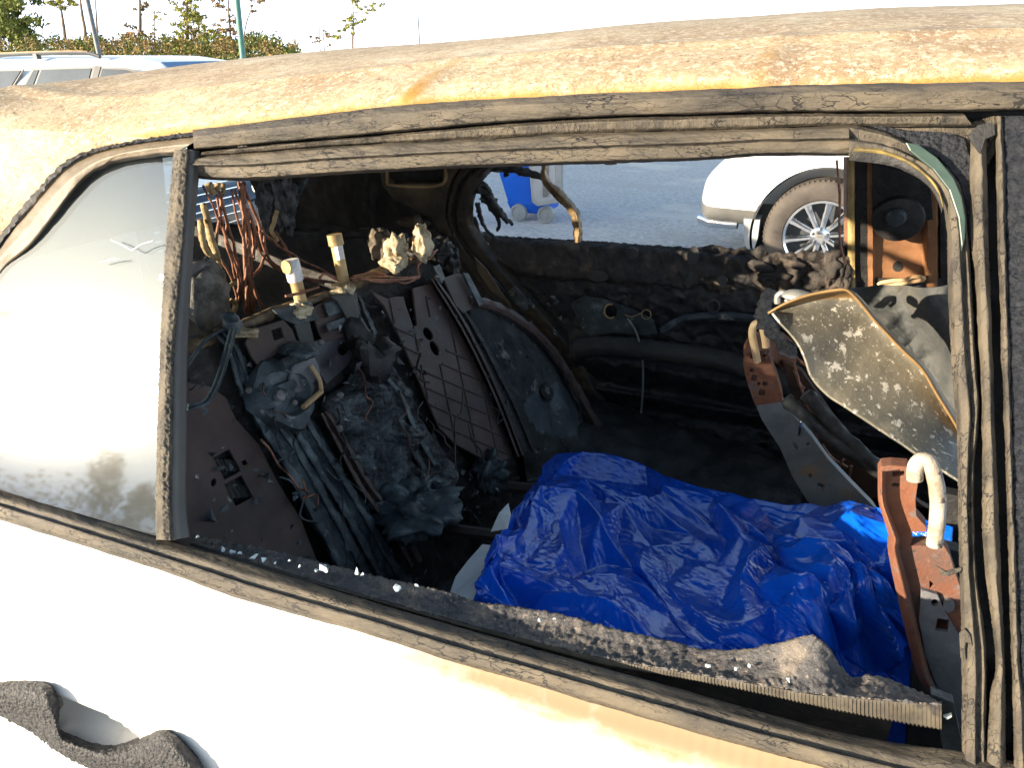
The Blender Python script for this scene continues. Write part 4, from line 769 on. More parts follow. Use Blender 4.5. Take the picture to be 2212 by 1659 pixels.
for k, (u, v, r, s_, mt) in enumerate([(857, 545, .026, (.8, .9, 1.35), 'cream'), (850, 568, .020, (1.3, 1, .6), 'cream'), (912, 525, .026, (.75, .9, 1.3), 'cream'), (822, 528, .030, (.9, .6, 1.1), 'ash'), (948, 545, .030, (1, 1, 1), 'soot'), (968, 570, .030, (.9, 1, 1.3), 'soot'), (880, 535, .03, (1.2, .8, .9), 'soot')]):
    mb = MB(); p = SB(u, v, .05 if mt == 'cream' else -.03 if mt == 'ash' else 0); mb.blob(p, r, .38, 70, 24, k * 3, s_); mb.build('headrest_foam' if mt == 'cream' else 'charred_foam', M[mt] if mt != 'ash' else mk('char web', [(0.35, (0.05, 0.04, 0.03)), (0.65, (0.2, 0.16, 0.11))], 60, .8, bump=.006, bscale=160), seat, angle=None)
rd = random.Random(77)
mb = MB()
for k in range(420):
    u = rd.uniform(410, 1260); v = rd.uniform(640, 1300)
    if v < 1000 - u * .42 or v > 1450 - abs(u - 700) * .55: continue
    p = SB(u, v, .012 + rd.random() * .035); s_ = rd.uniform(.0015, .006)
    V = [p + Vector((rd.gauss(0, 1), rd.gauss(0, 1), rd.gauss(0, 1))) * s_ for _ in range(4)]; mb.add(V, [(0, 1, 2), (0, 2, 3), (0, 3, 1), (1, 3, 2)])
tag(mb.build('ash_flakes', mk('ash flakes', [(0.4, (0.02, 0.025, 0.03)), (0.55, (0.09, 0.10, 0.105)), (0.68, (0.30, 0.31, 0.30))], 30, .7), seat, smooth=False), kind='stuff')
for k in range(26):
    u = rd.uniform(560, 1050); v = rd.uniform(760, 1080); a_ = rd.uniform(.6, 1.7); L_ = rd.uniform(50, 170); pts = []
    for q in range(6): pts.append(SB(u + math.cos(a_) * L_ * q / 5 + rd.gauss(0, 7), v + math.sin(a_) * L_ * q / 5 + rd.gauss(0, 7), .035 + rd.uniform(-.012, .02)))
    mb = MB(); mb.tube(cr(pts, 22), rd.uniform(.0009, .0022), 5, .4, k); mb.build('loose_wire', rd.choice([M['brown'], M['sootgrey'], M['soot'], M['copper']]), seat, angle=None)
# ---- wiring
def wires(name, L, r, mat, fn, n=40, par=seat, wob=.006):
    for i, q in enumerate(L):
        pts = cr([fn(*p) for p in q], n); pts = [p + Vector((fr(p * 14 + Vector((i, 0, 0)), 2), fr(p * 14 + Vector((0, i + 9, 0)), 2), 0)) * wob for p in pts]
        mb = MB(); mb.tube(pts, r if not isinstance(r, list) else r[i % len(r)], 7, .35, i); mb.build(name, mat, par, angle=None)
def WX(u, v): return atX(u, v, -1.02)
W1 = [[(524, 392), (536, 430), (560, 480), (566, 520), (580, 555), (620, 590), (680, 605), (740, 612)], [(522, 392), (545, 450), (572, 500), (575, 530), (590, 565), (640, 600), (700, 612)], [(520, 395), (518, 440), (528, 500), (530, 560), (536, 620), (534, 675)],
      [(526, 396), (530, 450), (540, 520), (545, 600), (548, 672)], [(500, 410), (510, 450), (524, 510), (530, 580), (520, 640), (528, 680)], [(478, 420), (486, 470), (500, 520), (515, 570), (522, 620), (516, 660)], [(470, 410), (476, 460), (470, 500), (465, 540)],
      [(542, 475), (548, 530), (544, 580), (552, 630), (565, 668)], [(534, 450), (536, 520), (532, 580), (540, 640), (543, 676)], [(440, 400), (470, 470), (500, 530), (518, 590)], [(560, 500), (600, 530), (650, 560), (700, 585), (745, 608)], [(600, 500), (620, 535), (632, 560)], [(575, 550), (565, 580), (545, 600)], [(480, 560), (500, 600), (515, 640)],
      [(488, 470), (492, 530), (505, 580), (512, 600)], [(545, 470), (552, 520), (548, 560)]]
W1 += [[(a_ + dx_, b_) for a_, b_ in q] for q, dx_ in ((W1[2], 8), (W1[3], -7), (W1[4], 10), (W1[0], -10), (W1[8], 5), (W1[5], -9))]
wires('copper_wire', W1, [.0030, .0026, .0034, .0024, .0022], M['copper'], WX)
W2 = [[(436, 440), (448, 480), (456, 520), (468, 560), (470, 600), (466, 632)], [(430, 475), (436, 510), (448, 540), (466, 558)], [(487, 600), (490, 630), (492, 660)], [(468, 632), (485, 622), (505, 610)], [(455, 395), (458, 410), (462, 418)], [(470, 396), (468, 412)], [(482, 396), (480, 412), (476, 420)], [(498, 680), (508, 660), (498, 648)],
      [(486, 690), (482, 670), (478, 660)], [(418, 660), (436, 668), (444, 690), (452, 715)], [(600, 455), (592, 480), (586, 500), (598, 520)], [(488, 655), (502, 700)]]
wires('crusted_wire', W2, [.0065, .0055, .0045, .0045], M['crust'], WX, 30)
W3 = [[(760, 600), (800, 604), (850, 604), (890, 602), (905, 600)], [(762, 608), (810, 598), (860, 600), (902, 598)], [(770, 602), (820, 610), (870, 604), (905, 596)], [(765, 596), (820, 590), (870, 612), (898, 604)], [(905, 600), (902, 575), (915, 560), (930, 548), (945, 540)], [(888, 560), (900, 555), (925, 560), (940, 545)], [(880, 540), (900, 548), (920, 565)], [(690, 600), (700, 590), (712, 596), (730, 606)], [(620, 640), (650, 634), (690, 620)]]
wires('copper_wire', W3, [.0024, .002], M['copper'], lambda u, v: SB(u, v, .03), 30, wob=.004)
mb = MB(); 
for (u, v, r) in [(522, 716, .010), (532, 720, .007), (545, 722, .006), (512, 720, .007)]: mb.blob(SB(u, v, .03), r, .8, 90, 8, u, (2.0, 1.2, .6))
mb.build('foam_residue', M['cream'], seat, angle=None)
# foam disc at the near side, ash stalactite
mb = MB(); mb.blob(atX(450, 635, -.93), .062, .35, 22, 18, 4, (.35, .8, 1.0)); mb.build('foam_slab', M['ash'], seat, angle=None)
mb = MB()
for (u, v, r, s_) in [(590, 395, .045, (.6, .6, 1.2)), (600, 425, .055, (.6, .7, 1.2)), (590, 450, .035, (.5, .5, 1.4)), (618, 460, .018, (.5, .5, 2.4)), (570, 440, .03, (.5, .6, 1.4)), (572, 470, .018, (.5, .5, 2.2)), (602, 470, .014, (.5, .5, 2.4)), (628, 490, .012, (.5, .5, 2.2))]: mb.blob(atX(u, v, -1.25), r, .9, 42, 18, u, s_)
mb.build('hanging_ash', mk('hanging ash', [(0.35, (0.035, 0.035, 0.038)), (0.65, (0.17, 0.165, 0.16))], 40, .85, bump=.006, bscale=160), car, angle=None)
mb = MB(); mb.tube(cr([atX(u, v, -1.3) for u, v in [(662, 385), (650, 410), (638, 440), (630, 470)]], 20), .007, 6, .6); mb.build('hanging_strip', M['sootgrey'], car)
# ---- floor, tunnel, load floor
grid('cabin_floor', lambda u, v: Vector((-2.1 + 3.1 * u, .55 + 1.35 * v, (.60 if -0.75 > -2.1 + 3.1 * u else .42) + .02 * fr(Vector((u * 30, v * 14, 0)), 4))), 120, 60, M['soot'], car)
poly('front_bulkhead', [Vector((1.0, .55, .3)), Vector((1.0, 1.9, .3)), Vector((1.0, 1.9, 1.0)), Vector((1.0, .55, 1.0))], M['soot'], car, .02)
grid('seat_base', lambda u, v: Vector((-.62 + .75 * u, .60 + 1.25 * v, .66 - .12 * u + .02 * fr(Vector((u * 9, v * 16, 3)), 4))), 60, 70, M['soot'], car)
mb = MB(); mb.tube(P(YP(.95), [(880, 1130), (1090, 1160)]), .010, 6, .1); mb.build('cross_bar', M['brown'], car)
mb = MB(); mb.tube(P(YP(1.22), [(980, 1040), (1200, 1062)]), .012, 6, .1); mb.build('cross_bar', M['brown'], car)

# ================================================================== FRONT SEATS
def FS(Y): return lambda u, v, o=0.0: atY(u, v, Y - o)
f1 = FS(1.45)
OFs = [(1607, 768), (1605, 785), (1612, 820), (1626, 862), (1632, 876), (1690, 868), (1688, 850), (1676, 810), (1664, 775), (1660, 765)]
fseat = poly('driver_seat_frame', P(f1, [(1632, 874), (1645, 907), (1684, 967), (1711, 1030), (1743, 1082), (1800, 1140), (1910, 1130), (1886, 1093), (1841, 1047), (1788, 991), (1753, 942), (1711, 893), (1690, 866)]), M['bluegrey'], car, .02,
    holes=[circ(f1, 1750, 1028, 4), circ(f1, 1772, 1053, 8, 8, 0, 14, True, 20), circ(f1, 1718, 963, 4, 9, 0, 10, False, -30), circ(f1, 1745, 960, 4)], bevel=.006)
poly('seat_shoulder', P(f1, OFs, .004), M['orange'], fseat, .024, holes=[circ(f1, 1624, 799, 5, 5, .004), circ(f1, 1629, 816, 6, 6, .004, 14, True, 10), circ(f1, 1639, 829, 3.5, 3.5, .004), circ(f1, 1653, 829, 6, 5, .004), circ(f1, 1646, 848, 7, 6, .004, 14, True, 10), circ(f1, 1624, 771, 4, 3, .004), circ(f1, 1651, 767, 4, 4, .004)], bevel=.005)
f1b = FS(1.56)
loft('seat_shoulder', [P(f1, [(1605, 768), (1607, 745), (1616, 728), (1628, 718)], .004), P(FS(1.50), [(1640, 768), (1640, 745), (1644, 728), (1650, 716)]), P(FS(1.60), [(1664, 775), (1668, 750), (1672, 735), (1690, 718)]), P(FS(1.66), [(1690, 800), (1714, 785), (1716, 760), (1708, 742)])], M['orange'], fseat, n=30, sub=8, lin=False).modifiers.new('t', 'SOLIDIFY').thickness = .006
poly('shoulder_slot', P(FS(1.585), [(1672, 722), (1690, 728), (1700, 736), (1684, 734)], 0.01), M['black'], fseat, .003, bevel=0)
poly('shoulder_slot', P(FS(1.545), [(1652, 712), (1662, 712), (1662, 720), (1652, 720)], 0.01), M['black'], fseat, .003, bevel=0)
mb = MB(); mb.tube(cr(P(FS(1.43), [(1636, 782), (1630, 750), (1625, 725), (1627, 706), (1636, 698), (1646, 705), (1652, 728), (1655, 750)]), 40), .0072, 12); mb.build('headrest_hoop', M['tanhoop'], fseat)
poly('seat_back_inner', P(FS(1.62), [(1690, 780), (1730, 800), (1800, 900), (1900, 1020), (1990, 1090), (2060, 1130), (1900, 1140), (1800, 1010), (1720, 900)]), mk('dark brown inner', [(0.35, (0.03, 0.014, 0.008)), (0.65, (0.10, 0.045, 0.022))], 14, .7, bump=.004, bscale=40), fseat, .02)
wires('seat_spring', [[(1712, 785), (1725, 820), (1738, 860), (1752, 930)], [(1752, 880), (1752, 930), (1748, 970)], [(1765, 920), (1768, 960), (1772, 1000)], [(1715, 800), (1728, 830), (1735, 840)], [(1775, 960), (1800, 990), (1830, 1010)], [(1816, 990), (1808, 1030)], [(1838, 1005), (1832, 1050)], [(1715, 770), (1740, 790), (1760, 800)]], .0028, M['copper'], lambda u, v: atY(u, v, 1.5), 24, par=fseat)
mb = MB(); mb.blob(atY(1757, 884, 1.5), .014, .7, 60, 8, 2); mb.build('spring_clip', M['orange'], fseat)
mb = MB(); mb.blob(atY(1728, 925, 1.44), .008, .2, 60, 8, 2, (.4, .4, 2.2)); mb.build('bright_pin', M['chrome'], fseat)
# dark seat rails behind the sheet
wires('seat_rail_rod', [[(1700, 860), (1780, 930), (1870, 1000), (1960, 1060)], [(1740, 850), (1830, 950), (1900, 1010), (1960, 1040)]], .012, M['soot'], lambda u, v: atY(u, v, 1.3), 24, par=fseat)
poly('center_console_wall', [Vector((.05, 1.62, .3)), Vector((1.0, 1.62, .3)), Vector((1.0, 1.62, .62)), Vector((.05, 1.62, .62))], M['soot'], car, .02)
f2 = FS(.80)
ORN = [(1897, 1020), (1904, 1008), (1925, 1006), (1963, 1009), (1966, 1030), (1984, 1040), (1978, 1080), (1980, 1115), (2002, 1140), (2002, 1150), (1966, 1150), (1972, 1164), (1966, 1180), (2040, 1180), (2052, 1200), (2075, 1270), (2095, 1300), (2110, 1420), (2110, 1560), (2060, 1580), (2033, 1520), (1988, 1474), (1963, 1393), (1935, 1275), (1918, 1190), (1922, 1165), (1908, 1120), (1897, 1079)]
pseat = poly('passenger_seat_frame', P(f2, ORN), M['orange'], car, .02, holes=[circ(f2, 2019, 1303, 7), circ(f2, 2050, 1311, 12), circ(f2, 2012, 1264, 7, 10, 0, 3), circ(f2, 2036, 1352, 13, 13, 0, 14, True, 10), circ(f2, 1941, 1024, 13, 5, 0, 14, True, -5), circ(f2, 1935, 1048, 9, 4)], bevel=.006)
loft('frame_flange', [P(FS(.80), [(1897, 1020), (1897, 1079), (1908, 1120), (1922, 1165), (1918, 1190), (1935, 1275), (1963, 1393), (1988, 1474), (2030, 1520)], .002), P(FS(.78), [(1905, 1018), (1906, 1079), (1918, 1120), (1934, 1165), (1932, 1190), (1952, 1275), (1980, 1393), (2004, 1474), (2045, 1520)], 0), P(FS(.80), [(1914, 1018), (1915, 1079), (1928, 1120), (1944, 1165), (1944, 1190), (1966, 1275), (1994, 1393), (2018, 1474), (2060, 1520)], .002)], M['orange'], pseat, n=80, sub=4, lin=False)
poly('frame_cover', P(f2, [(1990, 1275), (2025, 1285), (2050, 1340), (2075, 1380), (2100, 1450), (2110, 1560), (2060, 1580), (2030, 1500), (2000, 1420), (1985, 1340)], .006), mk('ashen blue steel', [(0.3, (0.06, 0.065, 0.075)), (0.6, (0.15, 0.15, 0.16)), (0.75, (0.34, 0.32, 0.30))], 16, .6, bump=.002), pseat, .006, holes=[circ(f2, 2019, 1303, 8, 8, .006), circ(f2, 2050, 1311, 13, 13, .006), circ(f2, 2036, 1352, 14, 14, .006, 14, True, 10)])
mb = MB(); mb.tube(cr(P(FS(.775), [(1976, 1036), (1977, 1014), (1984, 998), (1996, 993), (2010, 1003), (2020, 1035), (2026, 1075), (2025, 1120), (2018, 1178)]), 60), .0078, 14, .05); mb.build('headrest_hoop', M['tube'], pseat)
poly('seat_back_inner', [Vector((.16, .85, 1.0)), Vector((.55, .85, 1.0)), Vector((.6, .85, .35)), Vector((.25, .85, .35))], M['soot'], pseat, .02)
poly('seat_back_inner', P(FS(1.0), [(2010, 1060), (2110, 1080), (2110, 1400), (2060, 1300)]), M['soot'], pseat, .02)

# ================================================================== LOOSE THINGS IN THE CAR
# blue tarp: control net (rows from the far edge to the near edge), depth given as Y
NET = [
 [(1112, 1108, .98), (1140, 1062, 1.10), (1162, 1030, 1.22), (1180, 998, 1.33), (1215, 982, 1.38), (1275, 977, 1.40), (1340, 985, 1.40), (1395, 1004, 1.38), (1438, 1032, 1.32), (1475, 1048, 1.30), (1560, 1062, 1.26), (1640, 1076, 1.22), (1712, 1092, 1.18), (1800, 1097, 1.14), (1890, 1098, 1.08), (1960, 1110, 1.02), (2060, 1140, .98)],
 [(1085, 1150, .90), (1118, 1110, 1.00), (1150, 1070, 1.10), (1185, 1035, 1.20), (1230, 1022, 1.26), (1290, 1025, 1.28), (1350, 1040, 1.28), (1400, 1062, 1.26), (1440, 1078, 1.22), (1490, 1090, 1.20), (1560, 1102, 1.16), (1640, 1118, 1.13), (1715, 1130, 1.09), (1790, 1140, 1.05), (1860, 1150, 1.00), (1930, 1170, .96), (2050, 1190, .92)],
 [(1062, 1190, .83), (1095, 1160, .90), (1130, 1125, .98), (1175, 1095, 1.06), (1230, 1090, 1.10), (1290, 1098, 1.12), (1350, 1112, 1.13), (1405, 1132, 1.12), (1460, 1142, 1.10), (1520, 1140, 1.10), (1590, 1160, 1.05), (1650, 1180, 1.02), (1715, 1195, .98), (1780, 1190, .97), (1850, 1210, .93), (1925, 1240, .88), (2040, 1260, .85)],
 [(1042, 1230, .76), (1072, 1206, .82), (1110, 1180, .89), (1160, 1160, .95), (1220, 1156, .99), (1290, 1166, 1.00), (1350, 1178, 1.00), (1400, 1196, .99), (1448, 1218, .97), (1500, 1218, .95), (1570, 1222, .94), (1640, 1240, .91), (1700, 1250, .89), (1770, 1255, .87), (1840, 1270, .84), (1920, 1305, .80), (2035, 1330, .78)],
 [(1025, 1268, .70), (1052, 1252, .74), (1092, 1236, .80), (1150, 1226, .85), (1215, 1225, .88), (1280, 1232, .90), (1340, 1246, .91), (1395, 1260, .90), (1440, 1278, .88), (1495, 1292, .85), (1560, 1296, .84), (1630, 1308, .82), (1700, 1318, .80), (1765, 1322, .79), (1840, 1340, .76), (1920, 1370, .73), (2035, 1400, .72)],
 [(1012, 1296, .66), (1040, 1290, .69), (1080, 1284, .73), (1140, 1280, .76), (1210, 1288, .78), (1275, 1292, .81), (1335, 1305, .82), (1390, 1326, .80), (1440, 1345, .78), (1495, 1362, .76), (1560, 1370, .75), (1630, 1380, .74), (1700, 1390, .73), (1765, 1398, .72), (1840, 1420, .70), (1920, 1450, .68), (2035, 1480, .67)],
 [(1014, 1306, .64), (1045, 1312, .65), (1085, 1318, .66), (1140, 1328, .67), (1210, 1345, .68), (1275, 1362, .69), (1335, 1380, .69), (1390, 1400, .69), (1440, 1420, .68), (1495, 1440, .67), (1560, 1455, .67), (1630, 1470, .66), (1700, 1485, .66), (1765, 1500, .65), (1840, 1530, .64), (1920, 1570, .63), (2050, 1600, .62)],
 [(1030, 1360, .63), (1055, 1370, .63), (1095, 1380, .63), (1150, 1400, .63), (1215, 1430, .63), (1280, 1460, .63), (1340, 1490, .63), (1395, 1510, .63), (1445, 1530, .63), (1500, 1550, .63), (1560, 1570, .63), (1630, 1600, .63), (1700, 1620, .63), (1765, 1640, .63), (1840, 1660, .62), (1920, 1690, .62), (2050, 1720, .61)]]
NP3 = [[atY(u, v, max(Y, .70 + .26 * max(0, (u - 1640) / 400) ** .9) if k > 0 else Y) for u, v, Y in r] for k, r in enumerate(NET)]
def fold(x, y, cx_, cy_, ang, w, ln):
    c, s = math.cos(ang), math.sin(ang); dx, dy = x - cx_, y - cy_; al = dx * c + dy * s; pe = -dx * s + dy * c
    return math.exp(-(al / ln) ** 2) * max(0, 1 - abs(pe) / w)
rnd = random.Random(4)
FOLDS = [(rnd.uniform(.02, .98), rnd.uniform(.05, .95), rnd.choice([rnd.uniform(-.5, .35), rnd.uniform(-.2, .9), rnd.uniform(1.0, 2.0)]), rnd.uniform(.008, .03), rnd.uniform(.05, .22), rnd.uniform(-.004, .005)) for _ in range(70)]
TRI = [(.0080, 1.7, 1.15, .1), (.0065, 2.3, 2.3, .45), (.0050, 3.1, .55, .8), (.0040, 5.3, 1.75, .3), (.0024, 8.5, 2.75, .65), (.0014, 14, .8, .2)]
rows_ = [cr(r, 361) for r in NP3]; cols_ = [cr([rows_[i][j] for i in range(len(rows_))], 241) for j in range(361)]
NA, NB = 19, 9; CG = {}; rj = random.Random(12)
def cgp(a, b):
    a = min(max(a, 0), NA); b = min(max(b, 0), NB)
    if (a, b) not in CG:
        p = cols_[int(a * 360 / NA)][int(b * 240 / NB)]; e_ = 1 if 0 < a < NA and 0 < b < NB else .25
        CG[(a, b)] = p + Vector((rj.gauss(0, .008), rj.gauss(0, .008), rj.gauss(0, .012))) * e_
    return CG[(a, b)]
def facet(u, v):
    wu = u * NA + 1.1 * noise.noise(Vector((u * 6, v * 4, 3))) * min(1, u * 8, (1 - u) * 8) + (.6 * v * 2) * min(1, u * 4, (1 - u) * 4); wv = v * NB + .9 * noise.noise(Vector((u * 5, v * 4, 13))) * min(1, v * 6, (1 - v) * 6)
    wu = min(max(wu, 0), NA - 1e-6); wv = min(max(wv, 0), NB - 1e-6); a, b = int(wu), int(wv); s, t = wu - a, wv - b
    A, B_, C, D_ = cgp(a, b), cgp(a + 1, b), cgp(a + 1, b + 1), cgp(a, b + 1)
    if (a * 7 + b * 3) % 2: return A * (1 - s) + B_ * (s - t) + C * t if s > t else A * (1 - t) + D_ * (t - s) + C * s
    return A * (1 - s - t) + B_ * s + D_ * t if s + t < 1 else C * (s + t - 1) + B_ * (1 - t) + D_ * (1 - s)
def tarpf(u, v):
    j = int(round(u * 360)); i = int(round(v * 240)); p0 = cols_[j][i]
    # warp keeps points close to the smooth sheet; facets are added as the offset along the normal
    wu = min(max(u * NA + 1.1 * noise.noise(Vector((u * 6, v * 4, 3))) * min(1, u * 8, (1 - u) * 8) + (.6 * v * 2) * min(1, u * 4, (1 - u) * 4), 0), NA) / NA; wv = min(max(v * NB + .9 * noise.noise(Vector((u * 5, v * 4, 13))) * min(1, v * 6, (1 - v) * 6), 0), NB) / NB
    fo = facet(u, v) - cols_[int(round(wu * 360))][int(round(wv * 240))]; p = p0 + fo * 1.0
    j2 = min(j + 1, 360); i2 = min(i + 1, 240); du = cols_[j2][i] - cols_[max(j - 1, 0)][i]; dv = cols_[j][i2] - cols_[j][max(i - 1, 0)]
    n_ = du.cross(dv).normalized()
    if n_.dot(CAMP - p) < 0: n_ = -n_
    d = .0
    x = u * 1.9; y = v * .8
    for (a, b, g, w, l, h) in FOLDS: d += .4 * h * fold(x, y, a * 1.9, b * .8, g, w, l * 1.3)
    msk = max(0, min(1, noise.noise(Vector((x * 3.3, y * 4.4, 11))) * 4 + .3))
    d += .028 * fold(x, y, .62 * 1.9 - .02, .52 * .8, 2.2, .05, .16) - .02 * fold(x, y, .74 * 1.9, .6 * .8, 1.15, .05, .25) + .02 * fold(x, y, .80 * 1.9, .34 * .8, .05, .035, .14) + .018 * fold(x, y, .25 * 1.9, .84 * .8, .1, .03, .2)
    wx_ = .10 * noise.noise(Vector((x * 2.2, y * 2.2, 1))); wy_ = .10 * noise.noise(Vector((x * 2.2, y * 2.2, 9)))
    for (A_, f_, an, ph) in TRI[3:]:
        q_ = (x + wx_) * math.cos(an) * f_ + (y + wy_) * math.sin(an) * f_ + ph; q_ -= math.floor(q_); d += A_ * (abs(q_ - .5) * 2 - .5) * (.4 + 1.2 * max(0, .5 + .9 * noise.noise(Vector((x * 3, y * 3, ph * 7)))))
    d += msk * (.0022 * abs(noise.noise(Vector((x * 22, y * 44, 5)))) + .0010 * abs(noise.noise(Vector((x * 60, y * 90, 8)))))
    return p + n_ * d
tarp = grid('blue_tarp', tarpf, 360, 240, M['tarp'], None, solid=.001); tag(tarp, 'crumpled glossy blue tarp spread over the gutted rear seat', 'tarp')
pp = [(1078, 1108, .93), (1098, 1087, .93), (1103, 1112, .93), (1096, 1142, .9), (1060, 1149, .9)]
o = poly('paper_scrap', [atY(*p) for p in pp], M['paper'], None, .001, bevel=0); tag(o, 'upper small white paper corner sticking out left of the blue tarp', 'paper')
pp = [(969, 1290, .74), (984, 1246, .78), (1010, 1212, .82), (1042, 1176, .86), (1062, 1178, .86), (1075, 1200, .84), (1055, 1260, .78), (1030, 1310, .70), (1000, 1310, .70), (980, 1300, .72)]
o = poly('paper_sheet', [atY(*p) for p in pp], M['paper'], None, .001, bevel=0); tag(o, 'larger white paper strip between the blue tarp and the window sill', 'paper')
# scorched sheet leaning over the front seats
UE = [(1664, 674), (1701, 653), (1753, 634), (1806, 624), (1834, 624), (1858, 645), (1890, 684), (1928, 726), (1963, 761), (1998, 796), (2033, 855), (2061, 900), (2090, 950), (2130, 1010)]
LE = [(1666, 678), (1684, 700), (1718, 740), (1736, 775), (1753, 820), (1788, 857), (1823, 880), (1876, 915), (1928, 950), (1965, 975), (1998, 998), (2035, 1020), (2068, 1040), (2130, 1080)]
n_ = len(UE); UE3 = cr([atY(u, v, 1.12 - .02 * i / (n_ - 1)) for i, (u, v) in enumerate(UE)], 121); LE3 = cr([atY(u, v, 1.08 - .10 * i / (n_ - 1)) for i, (u, v) in enumerate(LE)], 121)
def shf(u, v):
    j = int(round(u * 120)); a_, b_ = UE3[j], LE3[j]; p = a_.lerp(b_, v); L_ = (b_ - a_).length
    n2 = Vector((-.35, -.9, .2)).normalized(); d = -.42 * L_ * math.sin(math.pi * v ** .5)
    return p + n2 * (d + .002 * fr(p * 30, 4) + (.010 * math.exp(-(v / .05) ** 2)))
sh = grid('scorched_sheet', shf, 120, 70, M['sheet'], None, attr=lambda u, v, r: max(0, 1 - v / .30) * 1.0, solid=.003); tag(sh, 'curled scorched metal sheet with white blisters leaning over the front seats', 'metal sheet')  # sunlit gold of the upper rim is put into the colour
mb = MB()
for i in range(24):
    t = i / 23; u = 1640 + 60 * abs(t - .4) + 60 * max(0, t - .4); v = 632 + 130 * t; mb.blob(atY(u + random.uniform(-3, 3), v, 1.24), .007 + .004 * random.random(), .8, 80, 8, i)
o = mb.build('ash_rim', M['ash'], sh)
mb = MB(); mb.tube(cr([atY(u, v, 1.2) for u, v in [(1680, 655), (1680, 640), (1692, 632), (1704, 642), (1700, 652)]], 20), .005, 8, .2); mb.build('melted_loop', M['bluegrey'], sh)
mb = MB(); mb.blob(atY(1730, 640, 1.15), .012, .3, 50, 12, 3, (2, 1, .7)); mb.build('melted_drip', M['bluegrey'], sh)
# ashen cloth behind it
def clf(u, v):
    uu = 1838 + 240 * u; v0 = 624 - 16 * u; v1 = 700 + 230 * u; vv = v0 + (v1 - v0) * v; p = atY(uu, vv, 1.42 - .14 * u)
    return p + Vector((-.2, -.95, .1)) * (.07 * fr(Vector((u * 2, v * 1.6, 4)), 1) + .03 * abs(noise.noise(Vector((u * 4 + v * 3, v * 1.4, 8)))) + .003 * fr(Vector((u * 12, v * 12, 1)), 3))
cl = grid('ashen_cloth', clf, 110, 90, M['cloth'], None, solid=.002); tag(cl, 'crumpled grey ashen cloth draped behind the scorched sheet', 'cloth')
# glass crumbs on the sill
crumbs = [(432, 1163, 5), (487, 1190, 8), (506, 1196, 7), (526, 1199, 7), (555, 1205, 9), (576, 1212, 6), (632, 1214, 4), (655, 1226, 5), (707, 1227, 10), (712, 1234, 7), (688, 1236, 5), (778, 1238, 7), (790, 1243, 5), (862, 1273, 8), (906, 1266, 5), (1167, 1342, 4), (1200, 1338, 4), (545, 1213, 4), (600, 1218, 4), (1620, 1440, 4), (1530, 1440, 5), (1590, 1446, 4), (1700, 1470, 4), (2042, 1548, 6)]
ORD = 'first second third fourth fifth sixth seventh eighth ninth tenth eleventh twelfth thirteenth fourteenth fifteenth sixteenth seventeenth eighteenth nineteenth twentieth twenty-first twenty-second twenty-third twenty-fourth'.split()
rank = {k: r for r, k in enumerate(sorted(range(len(crumbs)), key=lambda k: crumbs[k][0]))}
for i, (u, v, s_) in enumerate(crumbs):
    mb = MB(); r = random.Random(i); z = atY(u, v, .535); sz = s_ * .00034
    V = [Vector((r.uniform(-1, 1), r.uniform(-1, 1), r.uniform(-.6, .8))) * sz * 1.6 for _ in range(9)]
    bm = bmesh.new(); [bm.verts.new(p) for p in V]; bmesh.ops.convex_hull(bm, input=bm.verts); me = bpy.data.meshes.new('glass_crumb'); bm.to_mesh(me); bm.free(); me.materials.append(M['glassbit'])
    o = bpy.data.objects.new('glass_crumb', me); link(o, None, z + Vector((0, -.004, .004))); tag(o, ('%s glass crumb on the charred window sill, %s from the left' % ('chunky' if s_ > 7 else 'small' if s_ > 4 else 'tiny', ORD[rank[i]])), 'glass crumb', 'glass crumbs on the window sill')
